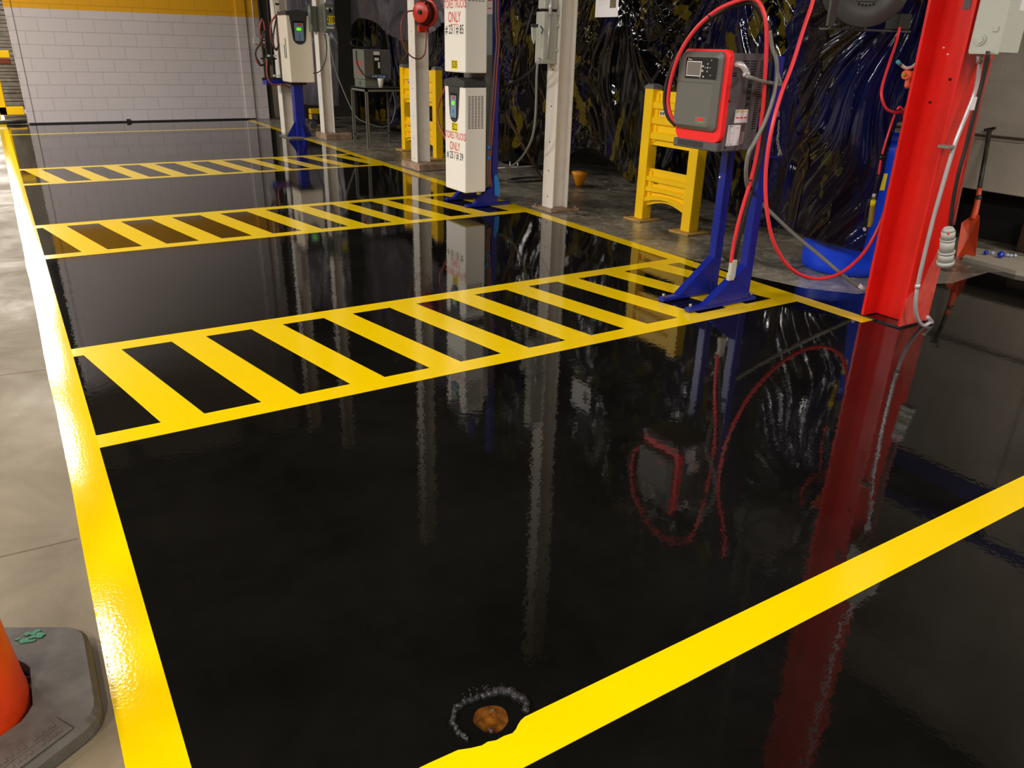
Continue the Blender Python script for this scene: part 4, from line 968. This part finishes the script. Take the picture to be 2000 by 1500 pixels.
# ------------------------------------------------------------------ yellow guard rails
def guard(name, x, ya, yb, label):
    """posts: corner (x, ya) near and (x, yb) far; rails between, face -X"""
    s = .102
    t = thing(name, label, 'guard rail', (x + s / 2, (ya + yb) / 2, 0), 'yellow steel guard rails')
    for y_ in (ya, yb):
        mb = MB(); mb.box(x, x + s, y_, y_ + s, .012, 1.085, .006, 2); mb.build('post', M_GUARD, t)
        mb = MB(); mb.box(x - .07, x + s + .07, y_ - .06, y_ + s + .06, 0, .013, .002); mb.build('base_plate', M_GSCUFF, t)
        mb = MB()
        t2 = bmesh.new()
        R = []
        for k, (e, z) in enumerate(((.003, 1.082), (.003, 1.098), (-.008, 1.112), (-.022, 1.120))):
            R.append([t2.verts.new(p) for p in ((x - e, y_ - e, z), (x + s + e, y_ - e, z), (x + s + e, y_ + s + e, z), (x - e, y_ + s + e, z))])
        for A, B in zip(R, R[1:]):
            for k in range(4): t2.faces.new((A[k], A[(k + 1) % 4], B[(k + 1) % 4], B[k]))
        t2.faces.new(R[-1]); mb.join(t2); mb.build('cap', M_CAP, t, 'grey plastic cap')
    for z0, h, sc in ((.64, .43, 0), (.13, .32, 1)):
        y0, y1 = ya + s, yb; n = 3; mb = MB()
        # corrugated section: deep / shallow levels
        A, B = x + .012, x + .042
        P = [(B, z0)]
        st = h / (n + .55)
        P = [(B, z0), (B, z0 + st * .30)]
        for k in range(n):
            b0 = z0 + st * (.38 + k); P += [(A, b0 + st * .06), (A, b0 + st * .44), (B, b0 + st * .56), (B, b0 + st * .92)]
        P[-1] = (B, z0 + h)
        nn = 10
        rows = []
        for i in range(nn + 1):
            y_ = y0 + (y1 - y0) * i / nn; arch = (.055 * math.sin(PI * i / nn)) if sc else 0
            rows.append([mb.bm.verts.new((px, y_, pz + arch * max(0, 1 - (pz - z0) / .16))) for px, pz in P])
        rows2 = []
        for i in range(nn + 1):
            y_ = y0 + (y1 - y0) * i / nn; arch = (.055 * math.sin(PI * i / nn)) if sc else 0
            rows2.append([mb.bm.verts.new((px + .006, y_, pz + arch * max(0, 1 - (pz - z0) / .16))) for px, pz in P])
        m_ = len(P)
        for i in range(nn):
            for k in range(m_ - 1):
                mb.bm.faces.new((rows[i][k], rows[i + 1][k], rows[i + 1][k + 1], rows[i][k + 1])); mb.bm.faces.new((rows2[i][k], rows2[i][k + 1], rows2[i + 1][k + 1], rows2[i + 1][k]))
            mb.bm.faces.new((rows[i][0], rows2[i][0], rows2[i + 1][0], rows[i + 1][0])); mb.bm.faces.new((rows[i][-1], rows[i + 1][-1], rows2[i + 1][-1], rows2[i][-1]))
        rl = mb.build('corrugated_rail', M_GUARD, t)
        mb = MB(); mb.box(x + .03, x + .05, y1 - .045, y1 - .002, z0 + .03, z0 + h - .02, .003); mb.box(x + .03, x + .05, y0 + .002, y0 + .045, z0 + .03, z0 + h - .02, .003); mb.build('end_bracket', M_GUARD, t)
        mb = MB(); zz = z0 + st * (.38 + 1) + st * .74 - (0 if not sc else -.02)
        mb.plate(FX(x + .0418, y1 - .06, zz), 0, .06, -.018, .018, .001); lb = mb.build('label', M_GSCUFF if sc else M_WHITE, t, 'small printed label')
        mb = MB(); mb.plate(FX(x + .0406, y1 - .06, zz), .004, .026, -.012, .012, .001); mb.plate(FX(x + .0406, y1 - .06, zz), .032, .054, -.012, .012, .001); mb.build('print', M_GREYD, lb)
    return t
guard('guard_rail', 4.598, 4.555, 5.14, 'yellow guard rail behind the grey and red charger')
guard('guard_rail', 4.735, 9.36, 10.33, 'yellow guard rail behind the white column with the red hose reel')

# ------------------------------------------------------------------ table with old charger
t = thing('steel_table', 'small grey steel table under the old grey charger', 'table', (4.65, 11.0, 0))
TX0, TX1, TY0, TY1 = 4.36, 4.93, 10.75, 11.30
mb = MB(); mb.box(TX0, TX1, TY0, TY1, .775, .80, .003); mb.box(TX0, TX1, TY0, TY0 + .02, .75, .80); mb.box(TX0, TX0 + .02, TY0, TY1, .75, .80); mb.build('tabletop', M_TABLE, t)
for (x, y) in ((TX0, TY0), (TX1 - .03, TY0), (TX0, TY1 - .03), (TX1 - .03, TY1 - .03)):
    mb = MB(); mb.box(x, x + .035, y, y + .006, 0, .776); mb.box(x if x == TX0 else x + .029, x + .006 if x == TX0 else x + .035, y, y + .035, 0, .776); mb.build('leg', M_TABLE, t)
mb = MB(); mb.box(TX0 + .01, TX1 - .01, TY1 - .03, TY1 - .02, .13, .15); mb.build('brace', M_TABLE, t)
t = thing('old_charger', 'old grey-green box charger with red scrawl and a blue label, on the steel table', 'battery charger', (4.6, 11.0, .80))
OX0, OX1, OY0, OY1, OZ0, OZ1 = 4.40, 4.80, 10.86, 11.26, .80, 1.29
mb = MB(); mb.box(OX0, OX1, OY0, OY1, OZ0 + .10, OZ1, .006); mb.box(OX0 + .01, OX1 - .16, OY0 + .02, OY1, OZ0, OZ0 + .10, .004); mb.build('casing', M_BOXD, t)
mb = MB(); mb.plate(FY(OX0, OY0, OZ0), .005, .395, .105, .485, .003); mb.build('front_panel', M_GREYD, t)
mb = MB(); mb.plate(FY(OX0, OY0 - .003, OZ0), .14, .24, .17, .42, .002); mb.build('control_panel', M_BLACKP, t)
mb = MB(); mb.plate(FY(OX0, OY0 - .003, OZ0), .145, .235, .42, .465, .002); mb.plate(FY(OX0, OY0 - .005, OZ0), .205, .232, .25, .33, .002); mb.plate(FY(OX0, OY0 - .005, OZ0), .155, .22, .35, .385, .002); mb.build('white_label', M_WHITE, t)
mb = MB(); mb.plate(FY(OX0, OY0 - .006, OZ0), .09, .33, .125, .168, .002); mb.build('blue_label', mat('blue_label', s2l((20, 78, 130)), .5), t, 'blue lettered label')
text('# 62 Charge', .042, FY(OX0, OY0 - .0085, OZ0), .21, .146, M_WHITE, t, sx=.95)
fl = FX(OX0, OY1, OZ0)
text('16', .075, FX(OX0 + .0085, OY1, OZ0), .20, .05, M_BLKL, t, sx=.9)
mb = MB()
for k, (a, b, c_, d2) in enumerate(((.06, .32, .31, .345), (.08, .30, .275, .30), (.14, .26, .20, .225), (.16, .27, .165, .19))): mb.plate(fl, a, b, c_, d2, .001)
mb.build('red_scrawl', mat('red_scrawl', s2l((176, 78, 70)), .6), t)
mb = MB(); mb.tube([(OX0 + .02, OY0 + .05, OZ1 + .02), (OX0 - .10, OY0 + .05, OZ1 + .03), (OX0 - .14, OY0 + .08, OZ1 + .08), (OX0 - .08, OY0 + .1, OZ1 + .13), (OX0 + .05, OY0 + .12, OZ1 + .09), (OX0 + .1, OY0 + .1, OZ1 + .03), (OX0 + .3, OY0 + .1, OZ1 + .04), (OX0 + .38, OY0 + .12, OZ1 + .01)], .010, 8, 6)
mb.build('top_cable', M_CBLK, t)
mb = MB(); mb.tube([(OX0 - .01, OY1 - .15, OZ1 - .02), (OX0 - .012, OY1 - .18, OZ0 + .3), (OX0 - .01, OY0 + .02, OZ0 + .17), (OX0 + .06, OY0 - .02, OZ0 + .13), (OX0 + .2, OY0 - .02, OZ0 + .11)], .008, 8, 6); mb.build('side_cable', M_CBLK, t)
c = at(742, 171, Y=10.84); c.z = .80
mb = MB(); mb.lathe([(.001, .001), (.030, .001), (.043, .115), (.045, .12), (.042, .12), (.029, .008), (.001, .008)], (c.x - .0, 10.802, .8005), 24); tag(mb.build('foam_cup', M_FOAM), 'white foam cup standing on the front edge of the steel table', 'cup')
t = thing('hand_truck', 'dark wheeled trolley base on the floor behind the 218 column', 'trolley', tuple(at(625, 250, Z=0)))
c = at(614, 252, Z=0)
mb = MB(); 
for dx in (0, .28): mb.cyl((c.x + dx, c.y, .065), (c.x + dx, c.y + .04, .065), .065, 18)
mb.build('wheel', M_GREYD, t)
mb = MB(); mb.box(c.x, c.x + .34, c.y + .05, c.y + .4, .07, .12, .01); mb.box(c.x + .08, c.x + .3, c.y + .08, c.y + .35, .12, .22, .02); mb.build('frame', M_CBLK, t)
mb = MB(); a, b = at(591, 228, Z=.03), at(625, 238, Z=0.0)
for k in range(2): mb.box(a.x + .0, a.x + .42, a.y - .5, a.y - .38, .02 + k * .10, .11 + k * .10, .008)
tag(mb.build('yellow_block', M_GUARD), 'low stack of yellow blocks on the floor behind the beige charger', 'block')

# ------------------------------------------------------------------ plastic sheets
def sheet(name, path, zb, zt, m, label, ns, nt_, amp, seed, fans=(), lean=0.0, crumple=1.0):
    """path: plan polyline (x,y); zb(s) bottom height; fans = (y, z, weight) points where the sheet is gathered and folds radiate from"""
    P = [Vector((a, b, 0)) for a, b in path]; L = [0]
    for a, b in zip(P, P[1:]): L.append(L[-1] + (b - a).length)
    T = L[-1]
    def pos(s):
        d = s * T
        for i in range(len(P) - 1):
            if d <= L[i + 1] or i == len(P) - 2:
                k = (d - L[i]) / (L[i + 1] - L[i]); p = P[i].lerp(P[i + 1], k)
                j0, j1 = max(i - 1, 0), min(i + 2, len(P) - 1)
                n = Vector((-(P[j1] - P[j0]).y, (P[j1] - P[j0]).x, 0)).normalized(); return p, n
    FQ = []
    for (fy, fz, wgt) in fans:
        s_ = min(range(400), key=lambda k: abs(pos(k / 400)[0].y - fy)) / 400; FQ.append((s_ * T, fz, wgt))
    def rid(v): return 1 - abs(noise.noise(v)) * 2
    bm = bmesh.new(); G = []
    for i in range(ns + 1):
        s = i / ns; p, n = pos(s); b = zb(s); row = []; q = s * T
        for j in range(nt_ + 1):
            t = j / nt_; z = b + (zt - b) * t
            h = .9 * noise.noise(Vector((q * 1.0, z * 1.1, seed + 11))) + .5 * noise.noise(Vector((q * 2.3, z * .7, seed)))
            W = 1e-6; hf = 0
            for k, (fq, fz, wg) in enumerate(FQ):
                dx, dz = q - fq, z - fz; r = math.hypot(dx, dz) + .05
                th = math.atan2(dx, -dz if z < fz else dz * .25 + .2) + .35 * noise.noise(Vector((q * 1.2, z * 1.2, seed + 30 + k)))
                w = wg * math.exp(-(r / 1.15) ** 2); am = min(1, r * 1.6)
                f = rid(Vector((th * 5.0, r * .45, seed + k * 5))) + .42 * rid(Vector((th * 12, r * .9, seed + k * 5 + 2))) + .07 * rid(Vector((th * 27, r * 1.6, seed + k * 5 + 3)))
                hf += w * f * am; W += w
            h += 1.0 * hf / (W + .12)
            c = max(0, noise.noise(Vector((q * 1.6, z * 1.6, seed + 50))) - .12) * 3
            h += crumple * .7 * c * (.22 * rid(Vector((q * 9, z * 7, seed + 3))) + .12 * rid(Vector((q * 22, z * 20, seed + 4))))
            v = p + n * (h * amp) + Vector((-lean * t, 0, 0)); v.z = z; row.append(bm.verts.new(v))
        G.append(row)
    for i in range(ns):
        for j in range(nt_):
            f = bm.faces.new((G[i][j], G[i + 1][j], G[i + 1][j + 1], G[i][j + 1])); f.smooth = True
    me = bpy.data.meshes.new(name); bm.to_mesh(me); bm.free(); me.materials.append(m)
    o = bpy.data.objects.new(name, me); COL.objects.link(o)
    sm = o.modifiers.new('thick', 'SOLIDIFY'); sm.thickness = .0015
    return tag(o, label, 'plastic sheet')
def lerp_(a, b, k): return a + (b - a) * min(1, max(0, k))
sheet('plastic_sheet', [(5.70, 14.5), (5.55, 12.8), (5.45, 11.2), (5.30, 9.6), (5.25, 8.4), (5.42, 7.4), (5.40, 6.6), (5.22, 5.8), (5.16, 5.0), (5.14, 4.3), (5.18, 3.8)],
      lambda s: .05 + .30 * math.exp(-((s - .70) / .05) ** 2) + .16 * math.exp(-((s - .84) / .06) ** 2) + .04 * math.sin(s * 40) ** 2, 4.2, M_TARP, 'long glossy black plastic sheeting hung behind the chargers', 560, 230, .075, 2.0,
      ((12.6, 2.5, 1), (9.6, 2.3, 1), (8.2, 2.2, 1), (6.7, 2.4, 1.3), (5.0, 2.2, 1)), .10)
sheet('plastic_sheet', [(4.93, 4.15), (4.80, 3.93), (4.52, 3.68), (4.40, 3.42), (4.42, 3.15), (4.58, 2.93), (4.80, 2.82)],
      lambda s: lerp_(.22, .27, s * 3) - .08 * max(0, s - .5) * 2 + max(0, min(1, (s - .835) / .03)) * .80, 4.2, M_TARPB, 'blue-black plastic sheeting draped over the blue drum beside the red column', 340, 420, .05, 9.0,
      ((2.93, 1.85, 2.0), (3.6, 2.6, .3)), -.02, .8)
sheet('grey_sheet', [(5.30, 13.6), (5.05, 12.6), (4.95, 11.2), (4.90, 10.0), (4.88, 9.2)],
      lambda s: 1.56 + .16 * math.sin(s * 7.0), 3.4, M_TARPG, 'lilac-grey plastic sheeting sagging above the steel table', 160, 80, .07, 15.0, ((10.5, 2.6, 1),))
sheet('grey_sheet', [(4.35, 14.4), (4.65, 13.9), (5.0, 13.5)], lambda s: .35, 3.4, M_TARPG, 'lilac-grey plastic sheet hung upright behind the beige charger', 60, 120, .05, 25.0, ((14, 2.6, 1),))

# paper sheet hung on cords
XP = 4.30
a, b = at(1162, 34, X=XP), at(1206, 36, X=XP)
t = thing('paper_sheet', 'white printed paper sheet with a small picture, hanging above the yellow guard rail', 'paper', (XP, (a.y + b.y) / 2, a.z))
mb = MB(); fp = FX(XP, a.y, a.z); wpp = a.y - b.y; mb.plate(fp, 0, wpp, 0, .27, .0012); mb.build('sheet', M_PAPER, t)
mb = MB(); mb.plate(fp, wpp * .64, wpp * .9, .065, .20, .001, .0012); pic = mb.build('picture', mat('picture_print', s2l((120, 104, 30)), .5, var=(s2l((70, 66, 110)), 30, .45, .6)), t, 'yellow and dark picture')
mb = MB()
for k in range(9): mb.plate(fp, wpp * .14, wpp * (.14 + random.choice((.2, .36, .42))), .08 + k * .014, .0825 + k * .014, .0008, .0012)
mb.build('print', mat('pale_print', s2l((200, 196, 204)), .5), t)
mb = MB()
for k in (.1, .9): mb.cyl((XP - .0006, a.y - wpp * k, a.z + .27), (XP - .0006, a.y - wpp * k, 4.9), .0015, 6)
mb.build('cord', M_CBLK, t)

# ------------------------------------------------------------------ blue drum, cable reel, shovel
t = thing('blue_drum', 'big blue plastic drum partly covered by the blue-black sheeting', 'drum', (4.84, 3.27, 0))
mb = MB(); mb.lathe([(.001, 0), (.262, 0), (.276, .012), (.284, .06), (.282, .10), (.290, .26), (.292, .44), (.290, .62), (.282, .78), (.284, .81), (.278, .84), (.262, .875), (.285, .885), (.285, .905), (.268, .905), (.262, .89), (.001, .89)], (4.84, 3.27, 0), 64); mb.build('shell', M_DRUM, t)
mb = MB()
c = Vector((4.84, 3.27, 0)); q = at(1729, 340, Y=3.07); 
ang = math.atan2(-.22, -.19); 
for k in range(5):
    a0 = ang - .06 + k * .04; 
v0 = []
a0 = math.atan2(3.02 - 3.27, 4.70 - 4.84)
for k in range(6):
    aa = a0 - .10 + .04 * k; v0.append(aa)
dm = mb.bm; lo_ = [dm.verts.new((c.x + .2925 * math.cos(aa), c.y + .2925 * math.sin(aa), .585)) for aa in v0]; hi_ = [dm.verts.new((c.x + .2925 * math.cos(aa), c.y + .2925 * math.sin(aa), .69)) for aa in v0]
for k in range(5): dm.faces.new((lo_[k], lo_[k + 1], hi_[k + 1], hi_[k]))
mb.build('yellow_label', M_YLAB, t, 'yellow label on the drum side')
t = thing('cable_reel', 'big dark grey cable reel hung above the sheeting at the top edge', 'reel', (3.95, 2.86, 1.9))
cr = at(1700, -35, Y=2.90); Rz = cr.z - at(1692, 55, Y=2.90).z
Mr = Matrix.Rotation(math.radians(-38), 4, 'Z') @ Matrix.Rotation(math.radians(90), 4, 'X')
axr = Mr @ Vector((0, 0, 1))
mb = MB(); mb.lathe([(.02, 0), (Rz * .55, .0), (Rz * .60, .008), (Rz * .97, .008), (Rz, .0), (Rz, -.012), (Rz * .96, -.016), (.02, -.016)], cr, 48, Mr, True); mb.build('near_disc', M_REEL, t)
mb = MB(); mb.lathe([(.02, -.14), (Rz * .95, -.14), (Rz * .95, -.155), (.02, -.155)], cr, 40, Mr, True); mb.build('far_disc', M_REEL, t)
mb = MB(); mb.lathe([(Rz * .6, -.016), (Rz * .62, -.14)], cr, 32, Mr); mb.build('wound_cable', M_CBLK, t)
mb = MB()
ux, uy = Mr @ Vector((1, 0, 0)), Mr @ Vector((0, 1, 0))
sg = 1 if (axr.dot(Vector((0, 0, CAMH)) - cr)) > 0 else -1
for k in range(5):
    a_ = math.radians(-90 + (k - 2) * 10); q = cr + ux * math.cos(a_) * Rz * .50 + uy * math.sin(a_) * Rz * .50
    mb.cyl(q, q + axr * .006, .006, 10)
mb.build('rivet', M_BLACKP, t)
mb = MB(); pl = [cr + ux * a_ * Rz + uy * b_ * Rz for a_, b_ in ((-.62, .1), (-.22, -.42), (.22, -.42), (.62, .1))]
a4 = [mb.bm.verts.new(p + axr * .001) for p in pl]; b4 = [mb.bm.verts.new(p + axr * .007) for p in pl]
mb.bm.faces.new(b4); 
for k in range(4): mb.bm.faces.new((a4[k], a4[(k + 1) % 4], b4[(k + 1) % 4], b4[k]))
mb.build('hub_plate', M_REEL, t)
a_, b_ = at(1617, 52, Y=2.98), at(1621, -80, Y=2.98)
mb = MB(); mb.box(a_.x - .03, a_.x + .03, 2.96, 2.975, a_.z, b_.z + .4, .004)
q0, q1 = at(1622, 53, Y=3.05), at(1770, 53, Y=2.9)
mb.prism([(q0.x - .03, 3.04), (q0.x - .03, 3.10), (q1.x + .02, 2.95), (q1.x + .02, 2.88)], a_.z - .012, a_.z - .002)
mb.build('frame', M_REEL, t)
mb = MB(); q = at(1757, 42, Y=2.93); mb.box(q.x - .07, q.x + .05, 2.89, 2.97, q.z - .045, q.z + .04, .004); mb.build('cable_guide', M_BLACKP, t)
mb = MB(); mb.cyl((cr.x + .02, 3.0, cr.z + .1), (cr.x + .02, 3.0, 4.9), .02, 10); mb.build('hanger', M_REEL, t)

t = thing('shovel', 'faded orange plastic shovel leaning with a black handle on the precast wall', 'shovel', (5.95, 3.05, 0))
def xs(u, v, X): return at(u, v, X=X)
P = [(1866, 511, 5.92), (1878, 435, 5.98), (1893, 425, 6.0), (1898, 420, 6.0), (1913, 421, 6.0), (1912, 440, 5.98), (1905, 500, 5.92)]
mb = MB(); f = [xs(*p) for p in P]; 
d0 = Vector((.05, .02, 0))
va = [mb.bm.verts.new(p) for p in f]; vb = [mb.bm.verts.new(p + d0 * .25) for p in f]
cen = (f[0] + f[6] + f[2] + f[3]) / 4 + d0 * .8; ca = mb.bm.verts.new(cen); cb = mb.bm.verts.new(cen + d0 * .25)
n = len(f)
for k in range(n):
    mb.bm.faces.new((va[k], va[(k + 1) % n], ca)); mb.bm.faces.new((vb[(k + 1) % n], vb[k], cb)); mb.bm.faces.new((va[k], vb[k], vb[(k + 1) % n], va[(k + 1) % n]))
mb.build('blade', M_ORNG, t)
mb = MB(); mb.tube([xs(1900, 430, 6.0), xs(1908, 400, 6.06), xs(1913, 368, 6.1)], .02, 10, 3, radii=lambda s: .026 - .008 * s); mb.build('socket', M_ORNG, t)
mb = MB(); mb.cyl(xs(1911, 383, 6.08), xs(1912, 391, 6.07), .0215, 10); mb.build('socket_band', M_DGREY, t)
mb = MB(); mb.cyl(xs(1913, 368, 6.1), xs(1933, 255, 6.46), .0165, 10); mb.tube([xs(1922, 254, 6.46), xs(1933, 252, 6.47), xs(1944, 250, 6.46)], .010, 8, 3); mb.build('handle', mat('dirty_black', s2l((44, 44, 34)), .5, var=(s2l((84, 78, 60)), 10, .5, .7)), t)
mb = MB()
def gem(u, v, r, m, label):
    q = at(u, v, Z=r + .032); mb = MB(); mb.lathe([(.001, -r), (r * .8, -r * .6), (r, 0), (r * .7, r * .6), (.001, r)], q, 9, smooth=False); return tag(mb.build('scrap_piece', m), label, 'scrap', 'shiny scraps on the concrete ledge')
M_BL2 = mat('blue_scrap', s2l((20, 50, 190)), .15); M_CL2 = mat('clear_scrap', s2l((190, 205, 230)), .1)
gem(1926, 493, .018, M_BL2, 'smaller blue scrap left on the pale ledge by the shovel')
gem(1955, 497, .026, M_BL2, 'bigger blue scrap in the middle of the pale ledge')
for u, v in ((1939, 494), (1968, 498), (1975, 499), (1983, 499)): gem(u, v, .013, M_CL2, 'small clear shiny scrap among the blue scraps on the ledge')

# ------------------------------------------------------------------ orange cone in the foreground
CC = Vector((-.338, 1.655, 0))
t = thing('traffic_cone', 'orange traffic cone on a scuffed black rubber base in the near left corner', 'traffic cone', tuple(CC))
def hexa(R, rot=0, rc=.15, n=4):
    P = []
    for k in range(6):
        a = math.radians(30 + 60 * k + rot); v = Vector((R * math.cos(a), R * math.sin(a))); p = Vector((R * math.cos(a - PI / 3), R * math.sin(a - PI / 3))); q = Vector((R * math.cos(a + PI / 3), R * math.sin(a + PI / 3)))
        s0, s1 = v.lerp(p, rc), v.lerp(q, rc)
        for i in range(n + 1):
            k2 = i / n; P.append(tuple(s0 * (1 - k2) ** 2 + v * 2 * k2 * (1 - k2) + s1 * k2 ** 2))
    return P
mb = MB(); R0 = .322; rings = []
ho = [.163] 
for (R, z) in ((R0, 0), (R0 + .002, .006), (R0 - .001, .032), (R0 - .012, .044)):
    rings.append([mb.bm.verts.new((CC.x + a, CC.y + b, z)) for a, b in hexa(R)])
for (r, z) in ((.185, .047), (.168, .047), (.165, .02)):
    rings.append([mb.bm.verts.new((CC.x + r * math.cos(math.atan2(b, a)), CC.y + r * math.sin(math.atan2(b, a)), z)) for a, b in hexa(R0)])
n = len(rings[0])
for A, B in zip(rings, rings[1:]):
    for k in range(n): mb.bm.faces.new((A[k], A[(k + 1) % n], B[(k + 1) % n], B[k]))
mb.build('rubber_base', M_RUBB, t)
mb = MB(); mb.lathe([(.150, .012), (.150, .05), (.147, .075), (.130, .30), (.11, .52), (.06, .95), (.052, 1.0), (.045, 1.02), (.001, 1.025)], CC, 48); mb.build('cone_body', M_CONE, t)
# raised nameplate on the base, along the lower right edge
ang = math.radians(-60 + 0)   # outward normal of the edge
nx = Vector((math.cos(math.radians(-60)), math.sin(math.radians(-60)), 0)); tx = Vector((-nx.y, nx.x, 0))
fo = (CC + nx * .235 + Vector((0, 0, .0455)), tx, -nx, Vector((0, 0, 1)))
fo = (fo[0], tx, -nx, tx.cross(-nx))
mb = MB(); mb.plate(fo, -.125, .105, -.03, .025, .004, 0, .0015); mb.build('name_plate', M_RUBB, t)
fo2 = (fo[0] + fo[3] * .004, fo[1], fo[2], fo[3])
mb = MB(); mb.plate(fo2, -.115, .095, -.004, -.001, .0012)
for k in range(16):
    if k not in (5, 11): mb.plate(fo2, -.105 + k * .0125, -.097 + k * .0125, .004, .016, .0015); mb.plate(fo2, -.105 + k * .0125, -.098 + k * .0125, -.020, -.010, .0015)
mb.build('embossed_marks', M_RUBB, t)
mb = MB(); q = at(62, 1243, Z=.0465)
for k in range(26):
    a_, r2 = random.uniform(0, 2 * PI), random.random() ** .5
    px, py = q.x + .028 * r2 * math.cos(a_), q.y + .018 * r2 * math.sin(a_)
    if math.hypot(px - CC.x, py - CC.y) > .188: mb.prism([(px + random.uniform(.5, 1) * .009 * math.cos(g), py + random.uniform(.4, 1) * .006 * math.sin(g)) for g in [2 * PI * i / 7 for i in range(7)]], .0455, .0475 + random.uniform(0, .0003))
mb.build('green_paint_patch', M_GREENP, t, 'patch of green spray paint on the base')

# ------------------------------------------------------------------ what stands beyond the left end of the block wall
t = thing('guard_barrier', 'yellow steel guard barrier beyond the left end of the block wall', 'guard barrier', (.2, 16.9, 0))
mb = MB()
a, b = at(8, 100, Y=16.9), at(40, 232, Y=16.9)
mb.box(.02, .14, 16.85, 16.95, .05, 1.1, .01); mb.build('post', M_GUARD, t)
mb = MB(); mb.box(.02, .36, 16.85, 16.95, .98, 1.1, .01); mb.box(.02, .40, 16.85, 16.95, .05, .19, .01); mb.build('rail', M_GUARD, t)
mb = MB(); mb.box(.16, .35, 16.84, 16.86, .88, .97, .01); mb.build('reflector', mat('dark_red', s2l((120, 50, 30)), .4), t)
t = thing('slatted_stack', 'tall stack of weathered grey boards beyond the left end of the block wall', 'board stack', (.4, 17.6, 0))
mb = MB(); z = .1
while z < 2.6:
    h = random.uniform(.05, .09); mb.box(.05 + random.uniform(0, .04), .9, 17.4, 18.0, z, z + h * .86, .004); z += h
mb.build('boards', mat('grey_board', s2l((150, 142, 128)), .7, var=(s2l((100, 94, 84)), 5, .4, .7)), t)
mb = MB(); mb.tube([(-.5, 15.9, .03), (-.1, 15.75, .03), (.22, 15.72, .03), (.36, 15.8, .03)], .035, 8, 4); tag(mb.build('rubber_bumper', M_BLACKP), 'black rubber strip lying across the aisle at the left end of the wall', 'bumper')
mb = MB(); mb.box(-3.5, .03, 19.0, 19.6, 0, 1.1, .02); tag(mb.build('pale_crate', M_HALL), 'pale crate far down the aisle', 'crate')
